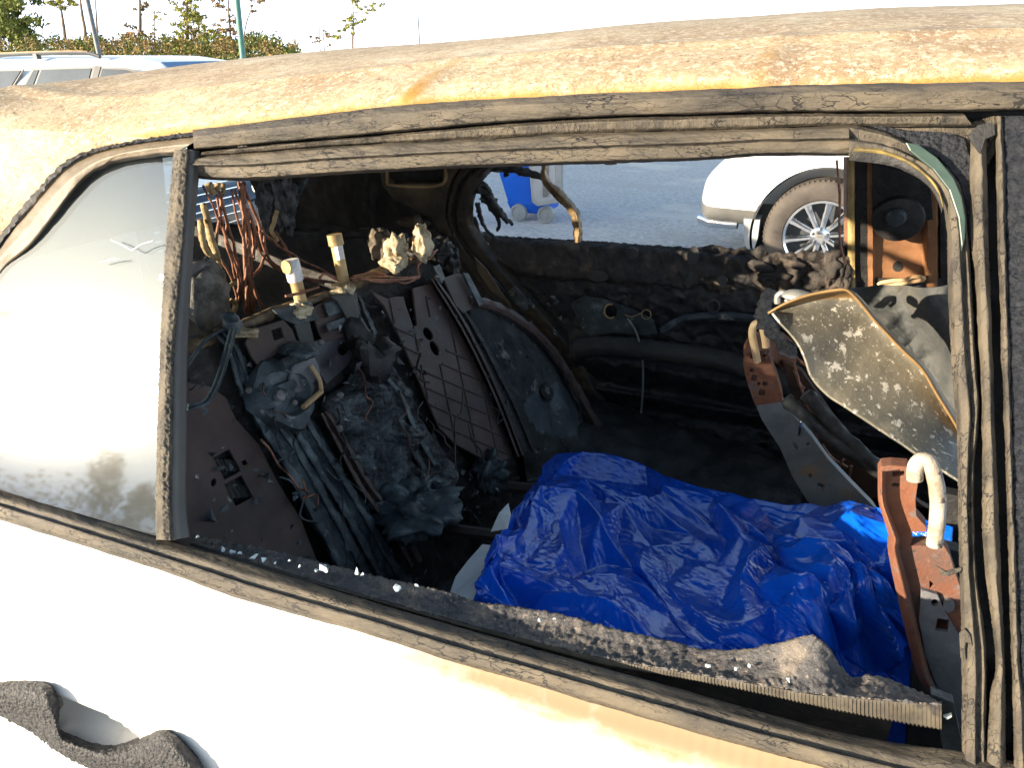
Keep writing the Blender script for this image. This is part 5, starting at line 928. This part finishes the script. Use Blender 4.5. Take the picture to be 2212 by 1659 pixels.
# ================================================================== OTHER VEHICLES
def se(t, p): return math.copysign(abs(t) ** p, t)
def wheel(par, c, r, side=-1, spokes=10, mat_rim='chrome', n=48):
    """side -1: faces -Y"""
    ax = Vector((0, side, 0)); c = Vector(c)
    w = empty_part('wheel', c, par)
    k = r / .37
    mb = MB(); mb.disc(c, ax, r, 0, n * 2, [(.235 * k, -.02), (.245 * k, .012), (.27 * k, .022), (.31 * k, .024), (.345 * k, .012), (.362 * k, -.006), (.37 * k, -.03), (.37 * k, -.19), (.345 * k, -.21), (.235 * k, -.2)])
    tm = mb
    for i in range(72):
        a = 2 * math.pi * i / 72; d = Vector((math.cos(a), 0, math.sin(a))); t = Vector((-math.sin(a), 0, math.cos(a)))
        p = c + d * (.3665 * k) + ax * (-.018); m_ = Matrix((t, ax, d)).transposed(); tm.box(p, (.011 * k, .034, .010), m_)
    o = mesh('wheel', mb.V, mb.F, M['tyre'], par, True, None, angle=40)
    mb = MB(); mb.disc(c, ax, r, 0, n * 2, [(.205 * k, -.10), (.215 * k, -.02), (.222 * k, .006), (.238 * k, .012), (.243 * k, .002), (.243 * k, -.03)])
    for i in range(spokes):
        a = 2 * math.pi * (i + .3) / spokes; d = Vector((math.cos(a), 0, math.sin(a))); t = Vector((-math.sin(a), 0, math.cos(a)))
        V = []
        for (rr, hw, z) in ((.045, .019, .002), (.11, .020, .010), (.18, .024, .004), (.225, .029, .006)):
            for (q, zz) in ((-1, -.018), (-.8, 0), (-.1, .003), (.1, .003), (.8, 0), (1, -.018)): V.append(c + d * rr * k + t * hw * q * k + ax * (z + zz - .004))
        F = [(j * 6 + q, j * 6 + q + 1, (j + 1) * 6 + q + 1, (j + 1) * 6 + q) for j in range(3) for q in range(5)]
        mb.add(V, F)
    mb.disc(c, ax, r, 0, 40, [(.062 * k, -.03), (.062 * k, .002), (.052 * k, .008), (0, .010)])
    mb.build('rim', M[mat_rim], o, angle=40)
    mb = MB(); mb.disc(c, ax, r, 0, 40, [(.205 * k, -.09), (0, -.09)]); mb.build('brake_disc', M['cladding'], o)
    mb = MB()
    for i in range(5):
        a = 2 * math.pi * (i + .25) / 5; mb.disc(c + Vector((math.cos(a), 0, math.sin(a))) * .050 * k + ax * .004, ax, 0, 0, 12, [(.0105 * k, 0), (.0105 * k, .010), (.007 * k, .016), (0, .017)])
    mb.build('lug_nut', M['cladding'], o)
    mb = MB(); V = [c + Vector((.030 * k * math.cos(i * .2618), 0, .015 * k * math.sin(i * .2618))) + ax * .0125 for i in range(24)] + [c + ax * .014]
    mb.add(V, [(i, (i + 1) % 24, 24) for i in range(24)]); mb.build('hub_emblem', M['bluecar'] if False else M['silver'], o)
    mb = MB(); mb.tube([c + Vector((-.016 + .004 * i, 0, .004 * math.sin(i * 1.6))) * k + ax * .015 for i in range(9)], .0012 * k, 5); mb.build('emblem_script', M['cladding'], o)
    return o
def empty_part(*a): return None
def vehicle(name, X0, Y0, L, W, paint, prof, zb, gh, ghw, label, cat, wheels, wr, arch, plan=0.16, group=None):
    """prof: (x, ztop) body; gh: (x, z) greenhouse top line; all x from the rear bumper"""
    root = empty(name, Vector((X0 + L / 2, Y0 + W / 2, 0)), label, cat, group)
    def pf(T, x):
        for i in range(len(T) - 1):
            if T[i + 1][0] >= x:
                t = (x - T[i][0]) / (T[i + 1][0] - T[i][0]); t = t * t * (3 - 2 * t) if T is prof else t; return T[i][1] * (1 - t) + T[i + 1][1] * t
        return T[-1][1]
    xs = [L * (0.5 - 0.5 * math.cos(math.pi * i / 70)) for i in range(71)]; V = []; F = []; n = 40
    for x in xs:
        e = min(x, L - x); w = W / 2 * (1 - plan * max(0, 1 - e / .55) ** 2.2) * (1 if e > 0 else 1); w *= (1 - .35 * max(0, 1 - e / .10) ** 2)
        zt = pf(prof, x); zb_ = zb + .03 * max(0, 1 - e / .5) ** 2; zc = (zt + zb_) / 2; h = (zt - zb_) / 2 * (1 - .10 * max(0, 1 - e / .08) ** 2)
        for k in range(n):
            a = 2 * math.pi * k / n; yy = se(math.cos(a), .42); zz = se(math.sin(a), .55)
            z = zc + h * zz; f = 1 - .05 * max(0, zz) ** 2 - .04 * max(0, -zz) ** 2
            V.append(Vector((X0 + x, Y0 + W / 2 + w * f * yy, z)))
    for i in range(70):
        for k in range(n): F.append((i * n + k, i * n + (k + 1) % n, (i + 1) * n + (k + 1) % n, (i + 1) * n + k))
    F.append(tuple(range(n))[::-1]); F.append(tuple(70 * n + k for k in range(n)))
    body = mesh('body', V, F, paint, root, True)
    bm = bmesh.new(); bm.from_mesh(body.data); bmesh.ops.recalc_face_normals(bm, faces=bm.faces); bm.to_mesh(body.data); bm.free()
    cut = []
    for wx in wheels:
        for sy in (0, 1):
            mb = MB(); c = Vector((X0 + wx, Y0 - .2 if sy == 0 else Y0 + W + .2, wr)); mb.disc(c, (0, 1 if sy == 0 else -1, 0), 1, 1, 64, [(0.0001, 0), (arch, 0), (arch, .55), (0.0001, .55)])
            cut.append(mesh('cutter', mb.V, mb.F, M['black'], None, False))
            bm = bmesh.new(); bm.from_mesh(cut[-1].data); bmesh.ops.remove_doubles(bm, verts=bm.verts, dist=.001); bmesh.ops.recalc_face_normals(bm, faces=bm.faces); bm.to_mesh(cut[-1].data); bm.free()
    applybool(body, cut)
    body.data.polygons.foreach_set('use_smooth', [True] * len(body.data.polygons)); body.data.set_sharp_from_angle(angle=R(32))
    for wx in wheels:
        for sy in (0, 1):
            mb = MB()
            c = Vector((X0 + wx, Y0 + (.02 if sy == 0 else W - .02), wr)); ax = Vector((0, 1 if sy == 0 else -1, 0))
            P_ = []
            mb.disc(c, ax, 1, 1, 64, [(arch - .012, .0), (arch + .004, .0), (arch + .004, .34), (arch - .012, .34), (.001, .34)])
            mb.build('wheel_arch_liner', M['cladding'], body, angle=40)
        wheel(root, (X0 + wx, Y0 + .02, wr), wr, -1); wheel(root, (X0 + wx, Y0 + W - .02, wr), wr, 1)
    # greenhouse
    belt = min(z for _, z in gh) ; V = []; F = []; x0, x1 = gh[0][0], gh[-1][0]; m = 60; n2 = 24
    def gz(x): return pf(gh, x)
    for i in range(m + 1):
        x = x0 + (x1 - x0) * i / m; zt = gz(x)
        for k in range(n2 + 1):
            a = math.pi * k / n2; yy = se(math.cos(a), .35); q = abs(math.sin(a)) ** .55; z = belt - .04 + (zt - belt + .04) * q
            wy = ghw[0] + (ghw[1] - ghw[0]) * min(1, max(0, (z - belt) / .45)); V.append(Vector((X0 + x, Y0 + W / 2 + yy * wy, z)))
    for i in range(m):
        for k in range(n2): F.append((i * (n2 + 1) + k, i * (n2 + 1) + k + 1, (i + 1) * (n2 + 1) + k + 1, (i + 1) * (n2 + 1) + k))
    cabin = mesh('cabin', V, F, paint, root, True)
    def side(x, z, o=.004):
        wy = ghw[0] + (ghw[1] - ghw[0]) * min(1, max(0, (z - belt) / .45)); return Vector((X0 + x, Y0 + W / 2 - wy - o, z))
    return root, body, cabin, side
# ---- white car seen through the far window
SX = -.88; SY = 5.50
suv, sb, sc, sside = vehicle('white_suv', SX, SY, 4.7, 1.88, M['paint'], [(0, .60), (.03, .69), (.10, .75), (.18, .84), (.26, 1.02), (.4, 1.09), (3.5, 1.10), (3.7, 1.05), (4.5, .88), (4.7, .60)], .33, [(0.15, 1.06), (.55, 1.55), (.9, 1.68), (2.4, 1.70), (3.0, 1.60), (3.8, 1.06)], (.90, .72),
    'white suv with chrome ten spoke wheel parked beyond the far window', 'suv', (.87, 3.68), .37, .455)
for z0, pts in ((1.10, [(.45, 1.12), (.75, 1.5), (1.15, 1.55), (1.15, 1.12)]), (1.1, [(1.22, 1.12), (1.22, 1.56), (2.1, 1.57), (2.1, 1.12)]), (1.1, [(2.17, 1.12), (2.17, 1.57), (2.75, 1.52), (3.4, 1.14), (3.3, 1.12)])):
    poly('side_window', [sside(x, z, .006) for x, z in pts], M['carglass'], sc, .01, bevel=0)
bm = bmesh.new(); bm.from_mesh(sb.data); bmesh.ops.bisect_plane(bm, geom=bm.verts[:] + bm.edges[:] + bm.faces[:], plane_co=(0, 0, .505), plane_no=(0, 0, 1))
bmesh.ops.bisect_plane(bm, geom=bm.verts[:] + bm.edges[:] + bm.faces[:], plane_co=(SX + .62, 0, 0), plane_no=(1, 0, 0))
lo = bm.copy(); bmesh.ops.delete(bm, geom=[f for f in bm.faces if f.calc_center_median().z < .505 and f.calc_center_median().x < SX + .62], context='FACES')
bmesh.ops.delete(lo, geom=[f for f in lo.faces if not (f.calc_center_median().z < .505 and f.calc_center_median().x < SX + .62)], context='FACES')
bm.to_mesh(sb.data); me = bpy.data.meshes.new('lower_bumper'); lo.to_mesh(me); me.materials.clear(); me.materials.append(M['silver']); me.polygons.foreach_set('use_smooth', [True] * len(me.polygons)); me.set_sharp_from_angle(angle=R(32))
lb = bpy.data.objects.new('lower_bumper', me); link(lb, sb)
mb = MB(); mb.tube([Vector((SX + .02, SY + .34, .37)), Vector((SX + .10, SY + .28, .355)), Vector((SX + .30, SY + .26, .36))], [.04, .04, .035], 16); mb.build('exhaust_tip', M['chrome'], suv)
poly('mud_flap', [Vector((SX + .36, SY + .02, .45)), Vector((SX + .47, SY + .02, .45)), Vector((SX + .47, SY + .02, .32)), Vector((SX + .455, SY + .02, .245)), Vector((SX + .40, SY + .02, .245)), Vector((SX + .38, SY + .02, .30))], M['grey'], suv, .2, nrm=Vector((0, -1, 0)))
poly('tail_lamp', [Vector((SX + .34, SY + .06, .98)), Vector((SX + .50, SY + .03, .98)), Vector((SX + .52, SY + .03, 1.04)), Vector((SX + .38, SY + .06, 1.04))], M['orange'], sb, .05)
# ---- white wagon at upper left
WY = 5.45; WX0 = -9.2
wg, wb, wc, wside = vehicle('white_wagon', WX0, WY, 5.2, 1.8, M['paint'], [(0, .5), (.04, .8), (.15, .98), (3.6, .96), (4.4, .90), (5.1, .75), (5.2, .5)], .30, [(0.1, .94), (.35, 1.30), (.6, 1.44), (1.2, 1.48), (2.9, 1.48), (3.35, 1.43), (4.25, .94)], (.86, .70),
    'white wagon with roof rails and dark side windows parked behind the wreck', 'station wagon', (.95, 4.2), .33, .38)
def wwin(pxs, name='side_window', mat=None, o=.012):
    return poly(name, [Vector((p.x, wside(0, p.z, o).y, p.z)) for p in [atY(u, v, WY + .12) for u, v in pxs]], mat or M['carglass'], wc, .012, bevel=.002)
trimm = mk('window trim', [(0.4, (0.10, 0.10, 0.10)), (0.6, (0.14, 0.14, 0.14))], 5, .5)
for q in ([(54, 147), (192, 143), (192, 235), (38, 235)], [(204, 144), (262, 146), (300, 156), (360, 185), (380, 210), (204, 226)], [(-60, 150), (38, 148), (12, 235), (-90, 235)]):
    wwin(q, 'window_trim', trimm, .004)
for q in ([(61, 151), (72, 150.5), (66, 232), (42, 232)], [(78, 150), (185, 147), (188, 232), (72, 232)], [(209, 148), (258, 150), (295, 160), (350, 186), (365, 206), (209, 222)], [(-50, 154), (34, 152), (8, 232), (-80, 232)]): wwin(q)
wwin([(192, 141), (204, 142), (204, 235), (192, 235)], 'window_pillar', M['cladding'], .010)
mb = MB(); rr_ = [atY(u, v, WY + .30) for u, v in [(-120, 121), (0, 118), (80, 115), (160, 113), (195, 115), (216, 122)]]; mb.tube(cr(rr_, 40), .018, 8); mb.build('roof_rail', M['cladding'], wc)
mb = MB(); rr_ = [atY(u, v, WY + .30) for u, v in [(-110, 119), (0, 115), (80, 112), (160, 110.5), (190, 112)]]; mb.tube(cr(rr_, 40), .012, 8); mb.build('roof_rail', M['tan'], wc)
for q in ((80, 121), (-60, 124)): mb = MB(); mb.box(atY(q[0], q[1], WY + .30), (.05, .05, .05)); mb.build('rail_foot', M['cladding'], wc)
poly('windshield', [Vector((WX0 + x, WY + y, z)) for x, y, z in ((3.42, .26, 1.43), (3.42, 1.54, 1.43), (4.12, 1.62, 1.01), (4.12, .18, 1.01))], mk('sky blue glass', [(0.4, (0.08, 0.16, 0.3)), (0.6, (0.10, 0.2, 0.36))], 3, .08, coat=.5), wc, .01)
# ---- dark blue car behind the wreck
bc, bb, bcab, bside = vehicle('dark_blue_car', -7.2, 2.1, 4.5, 1.75, M['bluecar'], [(0, .55), (.05, .8), (.2, .95), (2.9, .93), (3.6, .93), (4.3, .90), (4.45, .82), (4.5, .6)], .28, [(0.3, .92), (.9, 1.34), (1.4, 1.42), (2.0, 1.40), (2.9, .93)], (.84, .66),
    'dark blue car with slatted chrome grille glimpsed through the rear opening', 'car', (.85, 3.65), .32, .37)
for i in range(7):
    mb = MB(); p0 = atY(418, 402 + 18 * i, 2.75); p1 = atY(520, 398 + 19 * i, 2.75); x_ = -2.69
    mb.tube([Vector((x_, 2.45, p0.z)), Vector((x_, 3.0, p0.z))], .0035, 6); mb.build('grille_bar', M['chrome'], bb)
mb = MB(); mb.blob(Vector((-2.72, 3.22, .88)), .07, .05, 5, 12, 1, (.6, .9, .8)); mb.build('head_lamp', M['lens'], bb)
mb = MB(); mb.blob(Vector((-2.72, 2.3, .88)), .07, .05, 5, 12, 1, (.6, .9, .8)); mb.build('head_lamp', M['lens'], bb)
# ---- blue wheeled bin with grey lid
BY = 6.9; bx = atY(1128, 470, BY).x
binr = empty('wheeled_bin', Vector((bx, BY + .3, 0)), 'blue wheeled bin with grey lid flipped open, standing on gravel', 'bin')
def boxloft(name, zs, mat, par, cx_, cy_, bevel=.02):
    V = []
    for (z, hx, hy, ox, oy) in zs: V += [Vector((cx_ + ox + sx * hx, cy_ + oy + sy * hy, z)) for sx, sy in ((-1, -1), (1, -1), (1, 1), (-1, 1))]
    F = [(3, 2, 1, 0), tuple(len(V) - 4 + k for k in range(4))]
    for i in range(len(zs) - 1): F += [(i * 4 + k, i * 4 + (k + 1) % 4, i * 4 + 4 + (k + 1) % 4, i * 4 + 4 + k) for k in range(4)]
    o = mesh(name, V, F, mat, par, False); m = o.modifiers.new('b', 'BEVEL'); m.width = bevel; m.segments = 3; return o
boxloft('bin_body', [(.07, .17, .22, .04, 0), (.16, .19, .24, .02, 0), (.19, .19, .24, .02, 0), (.95, .30, .30, -.10, 0), (1.02, .32, .32, -.10, 0)], M['bin'], binr, bx, BY + .26)
LY = BY - .10
poly('bin_lid', [atY(u, v, LY) for u, v in [(1139, 330), (1214, 330), (1214, 425), (1208, 438), (1160, 446), (1148, 436)]], M['grey'], binr, .05, nrm=Vector((0, -1, 0)), bevel=.012)
poly('lid_panel', [atY(u, v, LY - .004) for u, v in [(1148, 330), (1200, 330), (1200, 424), (1192, 432), (1162, 436), (1154, 428)]], mk('lighter lid', [(0.4, (0.36, 0.37, 0.38)), (0.6, (0.42, 0.43, 0.44))], 6, .5), binr, .01, nrm=Vector((0, -1, 0)), bevel=.004)
poly('lid_panel', [atY(u, v, LY - .016) for u, v in [(1172, 330), (1184, 330), (1183, 424), (1172, 426)]], M['silver'], binr, .01, nrm=Vector((0, -1, 0)), bevel=.004)
for u, yy in ((1120, BY - .0), (1179, BY - .0)):
    mb = MB(); c = atY(u, 455, yy); c.z = .082; mb.disc(c, (0, -1, 0), 1, 1, 32, [(0, .02), (.02, .02), (.022, .012), (.058, .006), (.062, .02), (.078, .02), (.082, .01), (.082, -.04), (0, -.04)]); mb.build('wheel', M['grey'], binr)

# ================================================================== TREES AND POLES
TY = 90.0
def tpx(u, v, Y=TY): return atY(u, v, Y)
PXM = TY * 1.15 / FPX
def leaves(mb, c, r, n, s, rnd, sq=(1, 1, 1)):
    for _ in range(n):
        while True:
            d = Vector((rnd.uniform(-1, 1), rnd.uniform(-1, 1), rnd.uniform(-1, 1)))
            if .15 < d.length < 1: break
        p = c + Vector((d.x * sq[0], d.y * sq[1], d.z * sq[2])) * r; a = Vector((rnd.gauss(0, 1), rnd.gauss(0, 1), rnd.gauss(0, 1))).normalized() * s * rnd.uniform(.6, 1.3); b = a.orthogonal().normalized() * s * rnd.uniform(.4, .8)
        b = (b + Vector((0, 0, -.3 * s)));
        mb.add([p - a * .5, p - b * .3, p + a * .5, p + b * .5], [(0, 1, 2, 3)])
def tree(name, label, trunk, tw, clumps, mat, dens=26, ls=.42, seed=1, Y=TY, lean=True, cat='tree', group='trees beyond the yard'):
    rnd = random.Random(seed); pts = [atY(u, v, Y) for u, v in trunk]; base = Vector((pts[-1].x, Y, 0))
    root = empty(name, base, label, cat, group)
    P_ = cr(pts + [base], 20)[::-1]; mb = MB(); mb.tube(P_, [tw * (1.15 - .9 * i / 19) for i in range(20)], 8, .3, seed)
    top = P_[-1]
    for (u, v, r) in clumps:
        c = atY(u, v, Y); j = min(range(20), key=lambda k: abs(P_[k].z - (c.z - .5))); s_ = P_[j]; e = c + Vector((0, rnd.uniform(-1, 1), 0))
        mb.tube([s_, s_.lerp(e, .5) + Vector((0, 0, -.15)), e], [tw * .35, tw * .25, tw * .1], 5, .3)
    mb.build('trunk', M['bark'], root)
    if clumps:
        mb = MB()
        for (u, v, r) in clumps:
            c = atY(u, v, Y); rr = r * PXM * 1.35
            for k in range(max(3, int(r / 2.2))):
                q = c + Vector((rnd.gauss(0, .75), rnd.gauss(0, .7), rnd.gauss(0, .5))) * rr; leaves(mb, q, rr * rnd.uniform(.25, .55), int(dens * .85), ls * 1.2, rnd, (1.3, 1.3, .6))
        mb.build('crown', mat, root, smooth=False)
    return root
rn = random.Random(3)
tree('broadleaf_tree', 'dense green tree with a wide crown at the left edge', [(-20, -200), (-10, 0), (-8, 90)], .35, [(rn.uniform(-90, 50), rn.uniform(-120, 75), rn.uniform(14, 26)) for _ in range(64)], M['leafA'], 60, .6, 1)
tree('pine_tree', 'thin leaning pine with one small green top', [(120, -30), (132, 20), (138, 60), (143, 95)], .28, [(118, 0, 10), (132, 4, 12), (145, 8, 9), (126, -14, 12), (155, 6, 6), (110, 2, 6)], M['leafC'], 34, .38, 2)
tree('bare_tree', 'bare brown trunk just left of the leaning grey pole', [(168, -60), (176, 20), (183, 60), (188, 110)], .26, [(165, -70, 14)], M['leafB'], 20, .4, 3)
tree('bare_tree', 'thin bare trunk just right of the leaning grey pole', [(201, -60), (206, 0), (209, 50), (214, 100)], .16, [(205, -40, 9), (196, -12, 7)], M['leafB'], 14, .3, 4)
tree('bare_tree', 'rust coloured trunk ringed with autumn leaves', [(300, -60), (302, 0), (303, 50), (301, 100)], .30, [(302, 10, 9), (303, 22, 7), (285, 60, 13), (278, 75, 12), (300, 88, 14), (301, -30, 16), (318, 78, 9)], M['leafB'], 22, .38, 5)
tree('slender_tree', 'sparse pale sapling right of the rust coloured trunk', [(336, -30), (334, 30), (333, 70), (334, 105)], .10, [(334, 30, 9), (326, 48, 8), (342, 34, 7), (332, 64, 7)], M['leafC'], 12, .3, 6)
tree('conifer_tree', 'yellow green conifer with layered branches beside the white gap', [(402, -40), (404, 20), (405, 70), (402, 115)], .25, [(400, -20, 14), (392, 4, 12), (412, 8, 13), (398, 22, 14), (418, 24, 12), (430, 32, 10), (404, 40, 15), (424, 48, 12), (445, 58, 12), (460, 66, 9), (396, 60, 15), (412, 72, 16), (390, 84, 15), (430, 78, 13), (400, 98, 16), (425, 100, 15), (384, 104, 12), (450, 104, 11)], M['leafC'], 34, .36, 7)
tree('slender_tree', 'autumn tree left of the green pole with fine twigs', [(492, -40), (494, 20), (497, 70), (500, 115)], .18, [(490, -10, 12), (484, 18, 11), (496, 34, 11), (486, 52, 12), (502, 60, 12), (492, 78, 13), (506, 92, 14), (486, 104, 13)], M['leafB'], 30, .34, 8)
tree('branching_tree', 'forked bare tree right of the green pole with low foliage', [(560, -30), (545, 12), (532, 50), (528, 80), (530, 112)], .12, [(556, -6, 7), (566, 4, 6), (536, 76, 13), (544, 92, 14), (530, 104, 13), (548, 104, 10), (546, 20, 5)], M['leafB'], 22, .32, 9)
tree('pine_tree', 'isolated sparse pine standing against the white sky', [(762, -40), (762, 0), (763, 40), (762, 88), (762, 100)], .13, [(760, -10, 9), (768, 8, 8), (758, 40, 9), (768, 48, 10), (776, 44, 8), (764, 62, 9), (756, 54, 7), (792, 20, 7), (812, 16, 9), (800, 12, 6), (730, 72, 8), (722, 80, 8)], M['leafC'], 24, .30, 10)
tree('bare_tree', 'left of a pair of thin bare trunks', [(690, -40), (690, 40), (691, 98)], .07, [(686, 78, 7), (680, 90, 7)], M['leafB'], 14, .3, 11)
tree('bare_tree', 'right of a pair of thin bare trunks', [(697, -40), (697, 40), (700, 98)], .07, [(706, 72, 7), (714, 84, 7)], M['leafB'], 14, .3, 12)
tree('slender_tree', 'small yellow tree just above the rusted roof', [(594, 84), (595, 110)], .06, [(594, 92, 7), (598, 102, 8), (575, 108, 8)], M['leafC'], 20, .26, 13)
# undergrowth band
mb = MB(); rn = random.Random(8)
for i in range(760):
    u = rn.uniform(-200, 640); base_v = 84 + 26 * noise.noise(Vector((u / 45, 0, 0))) + (0 if u < 600 else 22)
    c = atY(u, rn.uniform(base_v, 126), TY + rn.uniform(-3, 6)); leaves(mb, c, 1.0, 28, .46, rn)
ug = mb.build('undergrowth', M['leafA'], None, smooth=False); tag(ug, 'band of low scrub along the far edge of the yard', 'undergrowth', kind='stuff')
mb = MB()
for i in range(150):
    u = rn.uniform(-200, 640); c = atY(u, rn.uniform(84, 118), TY - 4 + rn.uniform(-2, 2)); leaves(mb, c, .8, 20, .36, rn)
ug = mb.build('undergrowth', M['leafB'], None, smooth=False); tag(ug, 'reddish brown scrub in front of the trees', 'undergrowth', kind='stuff')
# poles
def pole(name, label, pts, r, mat, Y, extra=None):
    P_ = [atY(u, v, Y) for u, v in pts]; b = Vector((P_[-1].x, Y, 0)); root = empty(name, b, label, 'pole')
    d = (P_[-1] - P_[0]).normalized(); e = P_[-1] + d * (P_[-1].z / max(-d.z, .1)); mb = MB(); mb.tube([P_[0], P_[-1], e], r, 14); mb.build('shaft', mat, root)
    return root
pole('utility_pole', 'leaning dark grey pole at upper left behind the white wagon', [(170, -200), (180, -40), (213, 112)][1:], .085, M['poled'], 22)
pole('light_pole', 'dark green painted pole rising behind the rusted roof', [(506, -60), (524, 118)], .095, M['poleg'], 22)
lp = pole('marker_pole', 'thin grey pole with a small box near its top', [(898, -40), (905, 70)], .03, M['poled'], 30)
mb = MB(); mb.box(atY(901, 16, 30), (.16, .1, .5)); mb.build('box', M['white'], lp)
pole('marker_pole', 'thinnest pole standing above the middle of the roof', [(1225, -40), (1226, 60)], .018, M['poled'], 30)
# trees behind the photographer, mirrored in the quarter glass
for i, (az, D, h, r) in enumerate([(-137.6, 90, 20, 2.6), (-129.6, 115, 12.5, 2.6), (-126.8, 115, 9.5, 2.2)]):
    x, y = math.cos(R(az)) * D, math.sin(R(az)) * D
    rnd = random.Random(i + 50); root = empty('roadside_tree', (x, y, 0), ['tall round headed tree mirrored at the left edge of the quarter glass', 'middle sized tree mirrored below the sun glare in the quarter glass', 'low tree mirrored at the right of the quarter glass'][i], 'tree', 'trees mirrored in the quarter glass')
    mb = MB(); mb.tube([Vector((x, y, 0)), Vector((x, y, h * .85))], [.3, .12], 8); mb.build('trunk', M['bark'], root)
    mb = MB()
    for k in range(34): leaves(mb, Vector((x, y, h - r)) + Vector((rnd.gauss(0, .45), rnd.gauss(0, .45), rnd.gauss(0, .5))) * r, r * .4, 60, .5, rnd)
    mb.build('crown', M['leafA'], root, smooth=False)
mb = MB(); rn = random.Random(18)
for i in range(420):
    a = R(rn.uniform(185, 275)); d = rn.uniform(82, 92); leaves(mb, Vector((math.cos(a) * d, math.sin(a) * d, rn.uniform(.3, 5.6))), 2.0, 26, .7, rn)
hg = mb.build('hedgerow', M['leafA'], None, smooth=False); tag(hg, 'low far hedgerow mirrored in the dusty quarter glass', 'hedgerow', kind='stuff')
